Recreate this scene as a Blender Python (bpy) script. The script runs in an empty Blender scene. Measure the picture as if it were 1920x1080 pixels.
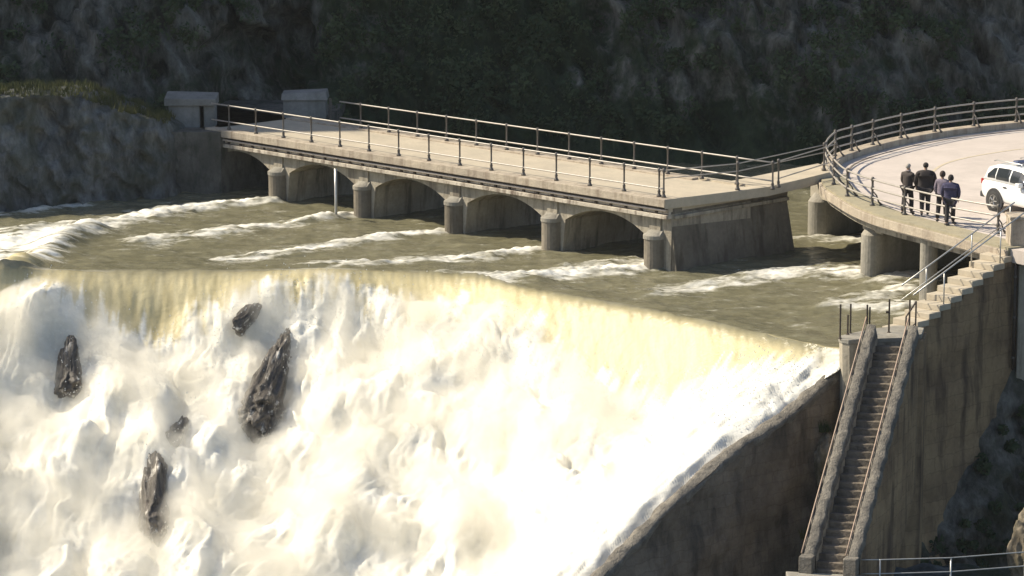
import bpy, bmesh, math, random
import numpy as np
from mathutils import Vector, Matrix, Euler
R = math.radians
random.seed(7)
rng = np.random.default_rng(7)
scene = bpy.context.scene
C = scene.collection

# ------------------------------------------------------------------ camera, sky, sun, exposure
cam = bpy.data.cameras.new('camera')
cam_o = bpy.data.objects.new('camera', cam)
C.objects.link(cam_o)
cam.sensor_width = 36.0
cam.lens = 111.02
cam.clip_start = 1.0
cam.clip_end = 2000.0
cam_o.location = (0, 0, 19.72)
cam_o.rotation_euler = (R(90 - 10.8), 0, 0)
scene.camera = cam_o

SUN_EL = 41.0
SUN_DIR = Vector((-0.968 * math.cos(R(SUN_EL)), 0.25 * math.cos(R(SUN_EL)), math.sin(R(SUN_EL)))).normalized()
world = bpy.data.worlds.new('World')
scene.world = world
world.use_nodes = True
wn = world.node_tree
sky = wn.nodes.new('ShaderNodeTexSky')
sky.sky_type = 'NISHITA'
sky.sun_disc = False
sky.sun_elevation = R(SUN_EL)
sky.sun_rotation = math.atan2(SUN_DIR.x, SUN_DIR.y)
sky.air_density = 1.0
sky.dust_density = 1.5
bg = wn.nodes['Background']
wn.links.new(sky.outputs[0], bg.inputs[0])
bg.inputs[1].default_value = 0.095
sun = bpy.data.lights.new('sun', 'SUN')
sun.energy = 4.6
sun.angle = R(0.53)
sun.color = (1.0, 0.90, 0.72)
sun_o = bpy.data.objects.new('sun', sun)
C.objects.link(sun_o)
sun_o.location = SUN_DIR * 200
sun_o.rotation_euler = SUN_DIR.to_track_quat('Z', 'Y').to_euler()
scene.view_settings.view_transform = 'Standard'
scene.view_settings.look = 'None'
scene.view_settings.gamma = 1.0
scene.view_settings.exposure = 0.72
scene.cycles.use_denoising = True
scene.cycles.max_bounces = 10
scene.cycles.volume_bounces = 4
scene.cycles.volume_step_rate = 2.0

# ------------------------------------------------------------------ noise (numpy)
_perm = rng.permutation(256)
_perm = np.concatenate([_perm, _perm, _perm])
_grad = rng.normal(size=(256, 3))
_grad /= np.linalg.norm(_grad, axis=1)[:, None]


def perlin(p):
    p = np.asarray(p, float)
    i = np.floor(p).astype(int)
    f = p - i
    u = f * f * f * (f * (f * 6 - 15) + 10)
    i &= 255

    def g(dx, dy, dz):
        h = _perm[_perm[_perm[i[:, 0] + dx] + i[:, 1] + dy] + i[:, 2] + dz]
        v = _grad[h]
        return v[:, 0] * (f[:, 0] - dx) + v[:, 1] * (f[:, 1] - dy) + v[:, 2] * (f[:, 2] - dz)
    l = lambda a, b, t: a + (b - a) * t
    x00 = l(g(0, 0, 0), g(1, 0, 0), u[:, 0]); x10 = l(g(0, 1, 0), g(1, 1, 0), u[:, 0])
    x01 = l(g(0, 0, 1), g(1, 0, 1), u[:, 0]); x11 = l(g(0, 1, 1), g(1, 1, 1), u[:, 0])
    return 1.6 * l(l(x00, x10, u[:, 1]), l(x01, x11, u[:, 1]), u[:, 2])


def fbm(p, octaves=4, gain=.5):
    s, a = 0, 1
    for k in range(octaves):
        s = s + a * perlin(p * 2 ** k + 17.3 * k)
        a *= gain
    return s


def sstep(a, b, x):
    t = np.clip((x - a) / (b - a), 0, 1)
    return t * t * (3 - 2 * t)


# ------------------------------------------------------------------ building helpers
class MB:
    """collects geometry for one mesh"""

    def __init__(self):
        self.v, self.f = [], []

    def add(self, vs, fs):
        b = len(self.v)
        self.v += [tuple(p) for p in vs]
        self.f += [tuple(b + i for i in f) for f in fs]
        return self

    def box(self, x0, x1, y0, y1, z0, z1):
        return self.add([(x, y, z) for z in (z0, z1) for y in (y0, y1) for x in (x0, x1)],
                        [(0, 2, 3, 1), (4, 5, 7, 6), (0, 1, 5, 4), (2, 6, 7, 3), (0, 4, 6, 2), (1, 3, 7, 5)])

    def prism(self, poly, z0, z1):
        """poly in plan, counter-clockwise; z0/z1 numbers or per-vertex lists"""
        n = len(poly)
        a = z0 if hasattr(z0, '__len__') else [z0] * n
        b = z1 if hasattr(z1, '__len__') else [z1] * n
        vs = [(p[0], p[1], a[i]) for i, p in enumerate(poly)] + [(p[0], p[1], b[i]) for i, p in enumerate(poly)]
        fs = [tuple(range(n - 1, -1, -1)), tuple(range(n, 2 * n))] + [(i, (i + 1) % n, n + (i + 1) % n, n + i) for i in range(n)]
        return self.add(vs, fs)

    def slab_xz(self, poly, y0, y1):
        """polygon in (x,z), extruded along y"""
        n = len(poly)
        vs = [(p[0], y0, p[1]) for p in poly] + [(p[0], y1, p[1]) for p in poly]
        fs = [tuple(range(n)), tuple(range(2 * n - 1, n - 1, -1))] + [((i + 1) % n, i, n + i, n + (i + 1) % n) for i in range(n)]
        return self.add(vs, fs)

    def tube(self, pts, r, seg=8, caps=True):
        pts = [Vector(p) for p in pts]
        n = len(pts)
        rs = r if hasattr(r, '__len__') else [r] * n
        vs, fs = [], []
        for i, p in enumerate(pts):
            t = (pts[min(i + 1, n - 1)] - pts[max(i - 1, 0)]).normalized()
            a = t.cross(Vector((0, 0, 1)))
            if a.length < 1e-3:
                a = Vector((1, 0, 0))
            a.normalize()
            b = a.cross(t)
            for k in range(seg):
                an = 2 * math.pi * k / seg
                vs.append(p + (a * math.cos(an) + b * math.sin(an)) * rs[i])
        for i in range(n - 1):
            for k in range(seg):
                k2 = (k + 1) % seg
                fs.append((i * seg + k, (i + 1) * seg + k, (i + 1) * seg + k2, i * seg + k2))
        if caps:
            fs.append(tuple(range(seg)))
            fs.append(tuple((n - 1) * seg + k for k in range(seg - 1, -1, -1)))
        return self.add(vs, fs)

    def lathe(self, prof, loc=(0, 0, 0), seg=12):
        """prof: list of (radius, z)"""
        vs, fs = [], []
        for r, z in prof:
            for k in range(seg):
                a = 2 * math.pi * k / seg
                vs.append((loc[0] + r * math.cos(a), loc[1] + r * math.sin(a), loc[2] + z))
        n = len(prof)
        for i in range(n - 1):
            for k in range(seg):
                k2 = (k + 1) % seg
                fs.append((i * seg + k, i * seg + k2, (i + 1) * seg + k2, (i + 1) * seg + k))
        fs.append(tuple(range(seg - 1, -1, -1)))
        fs.append(tuple((n - 1) * seg + k for k in range(seg)))
        return self.add(vs, fs)

    def build(self, name, mat, parent=None, smooth=False, bevel=0.0):
        me = bpy.data.meshes.new(name)
        me.from_pydata(self.v, [], self.f)
        me.update()
        bm = bmesh.new(); bm.from_mesh(me)
        bmesh.ops.recalc_face_normals(bm, faces=bm.faces)
        bm.to_mesh(me); bm.free()
        o = bpy.data.objects.new(name, me)
        C.objects.link(o)
        if mat:
            me.materials.append(mat)
        if parent:
            o.parent = parent
        if smooth:
            me.shade_smooth()
        if bevel:
            b = o.modifiers.new('bevel', 'BEVEL'); b.width = bevel; b.segments = 2; b.limit_method = 'ANGLE'; b.angle_limit = R(35)
        return o


def grid_mesh(name, P, mat, mask=None, parent=None, attrs=None, smooth=True):
    """P: (rows, cols, 3) array -> mesh object; mask keeps vertices"""
    nr, nc = P.shape[:2]
    idx = np.arange(nr * nc).reshape(nr, nc)
    q = np.stack([idx[:-1, :-1], idx[:-1, 1:], idx[1:, 1:], idx[1:, :-1]], -1).reshape(-1, 4)
    V = P.reshape(-1, 3)
    if mask is not None:
        m = mask.reshape(-1)
        q = q[m[q].all(1)]
        used = np.zeros(len(V), bool); used[q.reshape(-1)] = True
        new = np.cumsum(used) - 1
        q = new[q]; V = V[used]
        attrs = {k: a.reshape(-1)[used] for k, a in (attrs or {}).items()}
    me = bpy.data.meshes.new(name)
    me.vertices.add(len(V)); me.vertices.foreach_set('co', V.astype(np.float32).reshape(-1))
    me.loops.add(len(q) * 4); me.loops.foreach_set('vertex_index', q.astype(np.int32).reshape(-1))
    me.polygons.add(len(q)); me.polygons.foreach_set('loop_start', np.arange(0, len(q) * 4, 4, dtype=np.int32))
    me.polygons.foreach_set('loop_total', np.full(len(q), 4, np.int32))
    me.update(calc_edges=True)
    for k, a in (attrs or {}).items():
        at = me.attributes.new(k, 'FLOAT', 'POINT'); at.data.foreach_set('value', a.astype(np.float32).reshape(-1))
    if smooth:
        me.shade_smooth()
    me.materials.append(mat)
    o = bpy.data.objects.new(name, me); C.objects.link(o)
    if parent:
        o.parent = parent
    return o


def tag(o, label=None, cat=None, group=None, kind=None):
    if label: o['label'] = label
    if cat: o['category'] = cat
    if group: o['group'] = group
    if kind: o['kind'] = kind
    return o


def empty(name, loc=(0, 0, 0), rz=0.0):
    o = bpy.data.objects.new(name, None); C.objects.link(o)
    o.location = loc; o.rotation_euler = (0, 0, rz)
    return o


# ------------------------------------------------------------------ materials
def nodes(name):
    m = bpy.data.materials.new(name); m.use_nodes = True
    nt = m.node_tree
    return m, nt, nt.nodes['Principled BSDF']


def N(nt, t, **kw):
    n = nt.nodes.new(t)
    for k, v in kw.items():
        if k in ('ins',):
            for i, x in v.items(): n.inputs[i].default_value = x
        else:
            setattr(n, k, v)
    return n


def noise(nt, scale, detail=4, rough=.55, stretch=None, coord='Object', rot=None):
    tc = N(nt, 'ShaderNodeTexCoord')
    src = tc.outputs[coord]
    if stretch or rot:
        mp = N(nt, 'ShaderNodeMapping')
        mp.inputs['Scale'].default_value = stretch or (1, 1, 1)
        mp.inputs['Rotation'].default_value = rot or (0, 0, 0)
        nt.links.new(src, mp.inputs[0]); src = mp.outputs[0]
    n = N(nt, 'ShaderNodeTexNoise', ins={'Scale': scale, 'Detail': detail, 'Roughness': rough})
    nt.links.new(src, n.inputs['Vector'])
    return n.outputs['Fac']


def ramp(nt, fac, stops):
    r = N(nt, 'ShaderNodeValToRGB')
    e = r.color_ramp.elements
    while len(e) < len(stops): e.new(.5)
    for k, (p, c) in enumerate(stops):
        e[k].position = p
        e[k].color = (c, c, c, 1) if not hasattr(c, '__len__') else (*c, 1)
    nt.links.new(fac, r.inputs[0])
    return r.outputs[0]


def mix(nt, fac, a, b, mode='MIX'):
    m = N(nt, 'ShaderNodeMix', data_type='RGBA', blend_type=mode)
    for sock, val in ((m.inputs[0], fac), (m.inputs[6], a), (m.inputs[7], b)):
        if hasattr(val, 'is_linked') or hasattr(val, 'links'):
            nt.links.new(val, sock)
        elif hasattr(val, '__len__'):
            sock.default_value = (*val, 1)
        else:
            sock.default_value = val
    return m.outputs[2]


def mth(nt, op, a, b=None, c=None):
    m = N(nt, 'ShaderNodeMath', operation=op)
    for i, v in enumerate((a, b, c)):
        if v is None: continue
        if hasattr(v, 'links'): nt.links.new(v, m.inputs[i])
        else: m.inputs[i].default_value = v
    return m.outputs[0]


def bump(nt, bsdf, h, strength=.5, dist=.05):
    b = N(nt, 'ShaderNodeBump', ins={'Strength': strength, 'Distance': dist})
    nt.links.new(h, b.inputs['Height']); nt.links.new(b.outputs[0], bsdf.inputs['Normal'])


def m_stone(name, a, b, scale=1.2, stain=None, stain_amt=.6, stain_scale=1.4, rough=.9, bmp=.5, bdist=.04, speck=.35, streak=(1, 1, .12)):
    m, nt, p = nodes(name)
    c = mix(nt, ramp(nt, noise(nt, scale, 6, .6), [(.35, 0), (.65, 1)]), a, b)
    fine = noise(nt, scale * 9, 5, .65)
    c = mix(nt, speck, c, ramp(nt, fine, [(.3, .35), (.7, 1.0)]), 'MULTIPLY')
    if stain:
        s = ramp(nt, noise(nt, stain_scale * 2.2, 5, .62, streak), [(.48, 0), (.66, 1)])
        s2 = mth(nt, 'MULTIPLY', s, stain_amt)
        c = mix(nt, s2, c, stain)
    nt.links.new(c, p.inputs['Base Color'])
    p.inputs['Roughness'].default_value = rough
    p.inputs['Specular IOR Level'].default_value = .25
    bump(nt, p, mth(nt, 'ADD', fine, noise(nt, scale * 2.5, 5, .6)), bmp, bdist)
    return m


def m_plain(name, col, rough=.5, metal=0., var=.25, scale=6):
    m, nt, p = nodes(name)
    n = ramp(nt, noise(nt, scale, 4), [(.3, 1 - var), (.7, 1.0)])
    nt.links.new(mix(nt, 1.0, col, n, 'MULTIPLY'), p.inputs['Base Color'])
    p.inputs['Roughness'].default_value = rough; p.inputs['Metallic'].default_value = metal
    return m


M = {}
M['concrete'] = m_stone('weathered_concrete', (.44, .39, .305), (.31, .28, .225), 1.0, (.075, .062, .05), .75, 1.3)
M['concrete_plain'] = m_stone('pier_concrete', (.34, .315, .265), (.26, .245, .21), .9, (.12, .105, .085), .4, 1.0)
M['coping'] = m_stone('stained_coping', (.50, .43, .335), (.38, .325, .26), 1.3, (.13, .085, .06), .5, 1.5)
M['deck'] = m_stone('dusty_deck', (.52, .45, .345), (.45, .395, .305), .7, (.33, .29, .23), .5, .5, bmp=.25, speck=.22, streak=(.5, 1, 1))
M['road'] = m_stone('pale_asphalt', (.56, .495, .445), (.50, .44, .395), .4, (.42, .375, .335), .5, .35, bmp=.15, speck=.14, streak=(1, 1, 1))
M['walk'] = m_stone('mossy_walkway', (.37, .325, .225), (.31, .285, .205), .8, (.16, .13, .09), .3, bmp=.2, speck=.25, streak=(1, 1, 1))
M['shade_stone'] = m_stone('shade_darkened_stone', (.155, .15, .135), (.085, .085, .075), 1.0, (.035, .038, .03), .8, 1.2, bmp=.9, bdist=.08, streak=(1, 1, .4))  # colour darkened to deepen the shade on the abutment and road block
M['gate'] = m_stone('pale_block_concrete', (.26, .26, .25), (.18, .18, .17), .9, (.10, .10, .09), .4, 1.2)
M['shade_pier'] = m_stone('shade_darkened_concrete', (.24, .21, .165), (.16, .14, .11), .9, (.07, .06, .045), .7, 1.1)  # darkened colour stands in for shade on the piers and end block
M['dark_wall'] = m_stone('dark_wall_masonry', (.25, .212, .168), (.155, .132, .105), .7, (.05, .046, .043), .7, .8, bmp=.9, bdist=.08, streak=(1, 1, .35))
M['brown_wall'] = m_stone('brown_streaked_masonry', (.40, .285, .165), (.24, .165, .10), .55, (.06, .042, .034), .8, .9, bmp=.8, bdist=.06, streak=(1, 1, .16))
M['rim'] = m_stone('rubble_rim', (.29, .262, .218), (.17, .155, .133), 2.0, (.08, .075, .068), .6, 2.4, bmp=1., bdist=.08, streak=(1, 1, 1))
M['cornice'] = m_stone('whitewashed_cornice', (.60, .54, .45), (.42, .37, .30), 1.6, (.08, .05, .035), .8, 1.9, streak=(1, 1, .25))
M['iron'] = m_plain('grey_painted_iron', (.13, .115, .10), .5, .2, .4, 9)
M['rail'] = m_plain('worn_pale_rail', (.42, .385, .34), .45, .15, .25, 7)
M['rust'] = m_plain('dark_rusty_iron', (.075, .055, .04), .7, .2, .4, 12)
M['steel'] = m_plain('galvanised_steel', (.52, .51, .48), .35, .5, .2, 8)
M['brass'] = m_plain('worn_red_brown_rail', (.42, .30, .22), .6, 0, .35, 5)
M['pipe'] = m_plain('pale_conduit', (.55, .47, .40), .5, 0., .3, 5)
M['yellow'] = m_plain('faded_yellow_paint', (.60, .51, .36), .8, 0, .25, 5)
M['white_line'] = m_plain('faded_white_paint', (.60, .57, .54), .8, 0, .3, 5)


def joints(m, amt=.45, sx=1.0, bw=.62, bh=.34):
    nt = m.node_tree; p = nt.nodes['Principled BSDF']
    old = p.inputs['Base Color'].links[0].from_socket
    tc = N(nt, 'ShaderNodeTexCoord'); sp = N(nt, 'ShaderNodeSeparateXYZ'); cb = N(nt, 'ShaderNodeCombineXYZ')
    nt.links.new(tc.outputs['Object'], sp.inputs[0])
    wob = mth(nt, 'MULTIPLY', noise(nt, 1.3, 3), .5)
    nt.links.new(mth(nt, 'ADD', sp.outputs[1], wob), cb.inputs[0]); nt.links.new(mth(nt, 'ADD', sp.outputs[2], mth(nt, 'MULTIPLY', noise(nt, 2.1, 3), .25)), cb.inputs[1])
    br = N(nt, 'ShaderNodeTexBrick', ins={'Scale': 1.0, 'Mortar Size': .022, 'Mortar Smooth': .6, 'Brick Width': bw, 'Row Height': bh})
    br.inputs['Color1'].default_value = (1, 1, 1, 1); br.inputs['Color2'].default_value = (.62, .60, .58, 1); br.inputs['Mortar'].default_value = (.35, .33, .31, 1)
    nt.links.new(cb.outputs[0], br.inputs['Vector'])
    nt.links.new(mix(nt, amt, old, br.outputs['Color'], 'MULTIPLY'), p.inputs['Base Color'])


joints(M['brown_wall'], .38, bw=.95, bh=.46)
joints(M['dark_wall'], .35)


def m_rock(name, lo, hi, scale, moss=None, moss_amt=.5, bdist=.25, stretch=(1, 1, .45), rot=(0, .35, 0)):
    m, nt, p = nodes(name)
    n1 = noise(nt, scale, 8, .65, stretch, rot=rot)
    n2 = noise(nt, scale * 4.5, 6, .65, stretch, rot=rot)
    c = mix(nt, ramp(nt, n1, [(.38, 0), (.72, 1)]), lo, hi)
    c = mix(nt, .6, c, ramp(nt, n2, [(.35, .3), (.65, 1.0)]), 'MULTIPLY')
    if moss:
        c = mix(nt, mth(nt, 'MULTIPLY', ramp(nt, noise(nt, scale * .45, 7, .6), [(.46, 0), (.6, 1)]), moss_amt), c, moss)
    nt.links.new(c, p.inputs['Base Color'])
    p.inputs['Roughness'].default_value = .92; p.inputs['Specular IOR Level'].default_value = .2
    bump(nt, p, mth(nt, 'ADD', n1, mth(nt, 'MULTIPLY', n2, .5)), .9, bdist)
    return m


M['hill'] = m_rock('shaded_hill_rock', (.028, .034, .033), (.235, .255, .255), .85, (.027, .043, .019), .9)
M['bank'] = m_rock('bank_rock', (.085, .088, .085), (.30, .305, .30), 1.1, (.05, .058, .03), .5)
M['slope_rock'] = m_rock('lower_slope_rock', (.06, .058, .05), (.26, .245, .215), 1.5, (.045, .05, .028), .7, bdist=.2)
M['wetrock'] = m_rock('wet_rock', (.075, .066, .057), (.16, .14, .12), 1.2, None, bdist=.15)
_nt = M['wetrock'].node_tree; _p = _nt.nodes['Principled BSDF']
_p.inputs['Roughness'].default_value = .4
_old = _p.inputs['Base Color'].links[0].from_socket
_tr = ramp(_nt, noise(_nt, 2.6, 6, .7, (1.4, 1.4, .45)), [(.57, 0), (.70, 1)])
_nt.links.new(mix(_nt, mth(_nt, 'MULTIPLY', _tr, .85), _old, (.82, .78, .70)), _p.inputs['Base Color'])
M['palerock'] = m_rock('pale_rock', (.17, .14, .10), (.38, .33, .26), 1.8, (.06, .055, .025), .5, bdist=.1)


def m_leaf(name, a, b):
    m, nt, p = nodes(name)
    nt.links.new(mix(nt, ramp(nt, noise(nt, .8, 3), [(.35, 0), (.65, 1)]), a, b), p.inputs['Base Color'])
    p.inputs['Roughness'].default_value = .75; p.inputs['Specular IOR Level'].default_value = .2
    return m


M['scrub'] = m_leaf('scrub_leaves', (.028, .046, .02), (.06, .08, .034))
M['drygrass'] = m_leaf('bank_grass', (.10, .10, .035), (.055, .065, .025))


def m_water(name):
    m, nt, p = nodes(name)
    at = lambda k: N(nt, 'ShaderNodeAttribute', attribute_name=k).outputs['Fac']
    foam, tan = at('foam'), at('tan')
    # flow-stretched breakup of the foam edge
    n1 = noise(nt, 2.2, 6, .65, (.45, 1.0, 1.0), rot=(0, 0, R(-24)))
    n2 = noise(nt, 9.0, 5, .7, (.5, 1.0, .8), rot=(0, 0, R(-24)))
    nn = mth(nt, 'ADD', mth(nt, 'MULTIPLY', n1, .55), mth(nt, 'MULTIPLY', n2, .45))
    k = mth(nt, 'ADD', foam, mth(nt, 'MULTIPLY', mth(nt, 'SUBTRACT', nn, .5), 1.5))
    F = ramp(nt, k, [(.24, 0), (.52, .45), (.90, 1)])
    murk = mix(nt, ramp(nt, n1, [(.35, 0), (.65, 1)]), (.138, .128, .078), (.195, .182, .118))
    ns = noise(nt, 1.6, 5, .6, (2.2, .35, .35))
    tcol = mix(nt, ramp(nt, ns, [(.35, 0), (.7, 1)]), (.50, .42, .22), (.63, .55, .33))
    c = mix(nt, tan, murk, tcol)
    white = mix(nt, ramp(nt, n1, [(.3, 0), (.7, 1)]), (.64, .62, .55), (.84, .82, .75))
    c = mix(nt, F, c, white)
    nt.links.new(c, p.inputs['Base Color'])
    rg = mth(nt, 'ADD', .12, mth(nt, 'MULTIPLY', mth(nt, 'MAXIMUM', F, mth(nt, 'MULTIPLY', tan, .5)), .75))
    nt.links.new(rg, p.inputs['Roughness'])
    p.inputs['IOR'].default_value = 1.33
    sp = mth(nt, 'MULTIPLY_ADD', F, -.4, .5)
    nt.links.new(sp, p.inputs['Specular IOR Level'])
    w = noise(nt, 3.2, 5, .6, (.55, 1.3, 1.0), rot=(0, 0, R(-24)))
    bump(nt, p, mth(nt, 'ADD', w, mth(nt, 'MULTIPLY', n2, .6)), .35, .08)
    return m


M['water'] = m_water('silty_river_water')

# ------------------------------------------------------------------ frames of reference
BX, BY, TH = 5.087, 107.936, 0.80078
DU = (math.cos(TH), -math.sin(TH)); DW = (math.sin(TH), math.cos(TH))


def uw(x, y):
    return (x - BX) * DU[0] + (y - BY) * DU[1], (x - BX) * DW[0] + (y - BY) * DW[1]


def xy(u, w):
    return BX + u * DU[0] + w * DW[0], BY + u * DU[1] + w * DW[1]


def lin(x, xs, ys):
    return np.interp(x, xs, ys)


# ================================================================== SETTING: river and waterfall
CX = [-19.5, -17.36, -16.91, -16.32, -15.5, -10.23, -4.75, -2.92, -1.08, 0.71, 4.12, 7.3, 9.84, 20]
CY = [104.3, 104.5, 104.9, 105.6, 106.15, 106.31, 106.41, 106.05, 105.0, 102.95, 99.72, 96.29, 93.48, 93.0]
cxs = np.arange(-20.0, 18.01, .06)
_cy = lin(cxs, CX, CY)
ker = np.ones(9) / 9
ycs = np.convolve(np.pad(_cy, 4, 'edge'), ker, 'valid')

MIST = 1.55
HAZE = .00009
WAKES = [  # centre line, half width start/end, strength
    ([(5.0, 107.35), (3.9, 106.75), (2.55, 106.2), (.72, 104.95), (-1.07, 104.15), (-2.0, 103.0)], .35, .85, 1.0),
    ([(1.18, 111.0), (-.56, 109.6), (-2.42, 108.4), (-4.8, 107.6), (-6.25, 107.0)], .25, .6, .86),
    ([(-2.39, 114.48), (-3.89, 113.56), (-5.96, 112.1), (-7.58, 110.5), (-10.0, 108.2)], .25, .6, .8),
    ([(-5.91, 118.1), (-7.22, 117.1), (-9.1, 115.55), (-10.95, 114.1), (-13.1, 112.4)], .22, .65, .88),
    ([(-9.3, 121.25), (-10.75, 120.7), (-11.86, 119.6), (-13.39, 118.4), (-14.39, 116.9), (-16.03, 115.2), (-17.55, 113.8), (-18.8, 110.5)], .3, 1.0, 1.0),
    ([(-14.59, 123.69), (-16.69, 120.42), (-19.38, 117.93)], .25, .4, .72),
    ([(13.2, 105.3), (10.96, 106.2), (8.89, 105.6), (6.61, 103.9), (4.76, 102.4)], .9, .4, .74),
    ([(13.4, 100.3), (11.67, 99.72), (10.32, 99.9)], .7, .3, .78),
    ([(13.0, 103.0), (12.0, 101.8), (10.6, 101.0)], .5, .35, .62),
    ([(12.55, 112.66), (10.24, 112.66)], .5, .4, .62),
    ([(4.4, 108.2), (3.2, 107.7), (2.0, 107.2)], .5, .3, .56),
]


def wake_field(X, Y):
    out = np.zeros_like(X); hump = np.zeros_like(X)
    jx = fbm(np.stack([X * .9, Y * .9, X * 0 + 3], 1), 3) * .35
    for line, w0, w1, s in WAKES:
        best = np.zeros_like(X)
        L = np.array(line) * 1.0091; seg = np.linalg.norm(np.diff(L, axis=0), axis=1); cum = np.r_[0, np.cumsum(seg)]
        for k in range(len(L) - 1):
            a, b = L[k], L[k + 1]; ab = b - a
            t = np.clip(((X - a[0]) * ab[0] + (Y - a[1]) * ab[1]) / (ab @ ab), 0, 1)
            dd = np.hypot(X - a[0] - t * ab[0], Y - a[1] - t * ab[1])
            fr = (cum[k] + t * seg[k]) / cum[-1]
            wd = 1.55 * (w0 + (w1 - w0) * fr) * (1 + jx)
            v = np.exp(-(dd / np.maximum(wd, .05)) ** 2) * (1 - .35 * fr)
            best = np.maximum(best, v)
        out = np.maximum(out, best * s); hump = np.maximum(hump, best * s)
    return out, hump


# upstream
ts = np.concatenate([np.arange(0, 6, .07), np.arange(6, 30, .11), np.arange(30, 46, .6)])
Xr = np.repeat(cxs[None, :], len(ts), 0)
Yr = ycs[None, :] + ts[:, None] * np.ones_like(cxs)[None, :]
Yr = Yr + 0
X1, Y1 = Xr.ravel(), Yr.ravel()
wk, hp = wake_field(X1, Y1)
T1 = np.repeat(ts, len(cxs))
q = np.stack([X1 * .55 + Y1 * .25, Y1 * .9 - X1 * .35, X1 * 0], 1)
calm = sstep(0, 1.5, T1)
Zr = .10 * fbm(q * .8, 4) * (.6 + .8 * np.clip(wk + .3, 0, 1)) * (.3 + .7 * calm) + .028 * fbm(q * 2.6, 3) + hp * (.16 + .12 * np.abs(perlin(q * 2.6)) + .07 * perlin(q * 6))
# standing wave over the left arm of the weir
hl = np.array([(-15.6, 115.2), (-16.3, 113.6), (-16.75, 108.3), (-17.1, 103.8), (-17.6, 99.5)])
dh = np.full_like(X1, 99.)
for k in range(len(hl) - 1):
    a, b = hl[k], hl[k + 1]; ab = b - a
    t = np.clip(((X1 - a[0]) * ab[0] + (Y1 - a[1]) * ab[1]) / (ab @ ab), 0, 1)
    dh = np.minimum(dh, np.hypot(X1 - a[0] - t * ab[0], Y1 - a[1] - t * ab[1]))
hum = np.exp(-(dh / .75) ** 2)
Zr += hum * (.42 + .25 * sstep(110, 105, Y1) + .10 * fbm(q * 1.4, 2)) - .18 * sstep(.8, 3.5, T1)
left = sstep(-15.6, -17.2, X1) * sstep(104, 108, Y1) * sstep(118, 113, Y1)
fl = fbm(np.stack([X1 * .45 + Y1 * .2, Y1 * 2.4 - X1 * 1.0, X1 * 0 + 70], 1), 4)
foam_r = np.clip(wk * (.84 + .5 * fl) + left * (.30 + .5 * fl) + hum * (.45 + .3 * fl) * sstep(105.5, 110, Y1) + .10 + .16 * fl, 0, 1.2)
tan_r = .85 * np.exp(-T1 / .16) * sstep(0, .2, .3 - T1) + hum * .9 * sstep(112, 106.5, Y1)
P = np.stack([X1, Y1, Zr], 1).reshape(len(ts), len(cxs), 3)
river = grid_mesh('river', P, M['water'], mask=(uw(X1, Y1)[0] < 14.3).reshape(len(ts), len(cxs)) | (Y1 > 99.5).reshape(len(ts), len(cxs)), attrs={'foam': foam_r, 'tan': np.clip(tan_r, 0, 1)})
tag(river, 'silty olive river with white wakes streaming from the bridge piers', kind='structure')
Zcrest = Zr[:len(cxs)]

# waterfall
ds = np.concatenate([np.arange(0, 4, .045), np.arange(4, 19, .06)])
sel = cxs < 10.3
fx = cxs[sel]; fyc = ycs[sel]
FX = np.repeat(fx[None, :], len(ds), 0).ravel()
FD = np.repeat(ds, len(fx))
FY = np.repeat(fyc[None, :], len(ds), 0).ravel() - FD
FU, FW = uw(FX, FY)


def drop_fn(x, y, d):
    u, w = uw(x, y)
    p = .696 * d
    s = 1.15 * (np.sqrt(d * d + .5) - .707)
    g = .95 + .47 * d
    dm = -np.log(np.exp(-2.5 * s) + np.exp(-2.5 * g)) / 2.5
    dm = dm + np.log(1 + np.exp(-2.5 * .95)) / 2.5 * -1 * np.exp(-d)
    dr = .3 * (1 - np.exp(-p / .6)) + .36 * p + .008 * p * p
    b = sstep(13.3, 6.5, u)
    return dr * (1 - b) + dm * (b) + .35 * sstep(12.2, 13.5, u) * (1 - np.exp(-d / 1.6))


DF_X = [-20, -17, -15.5, -13.7, -13.2, -11.5, -10.8, -9.3, -7.3, -4.8, -3.5, -2.4, -.2, 1.8, 2.5, 5.1, 6, 7.8, 9.1, 9.8]
DF = [.5, .8, .75, 1.2, 1.7, 1.7, 1.1, .65, .35, .5, .85, .9, 1.0, 1.5, 2.1, 2.3, 1.9, .6, -.1, -.5]
dfoam = lin(FX, DF_X, DF) + .18
drop = drop_fn(FX, FY, FD)
Zb = np.repeat(Zcrest[None, :len(fx)], len(ds), 0).ravel() * np.exp(-FD / .6) - drop
rel = (FD - dfoam)
boil = sstep(-.3, 1.3, rel)
rightness = sstep(8.0, 12.5, FU)
big = fbm(np.stack([FX * .30, FY * .22, Zb * .25 + 5], 1), 2)


def puffy(p, n=4, gain=.5):
    s, a = 0, 1.
    for k in range(n):
        s = s + a * np.abs(perlin(p * 2.03 ** k + 9.1 * k)); a *= gain
    return s


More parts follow.
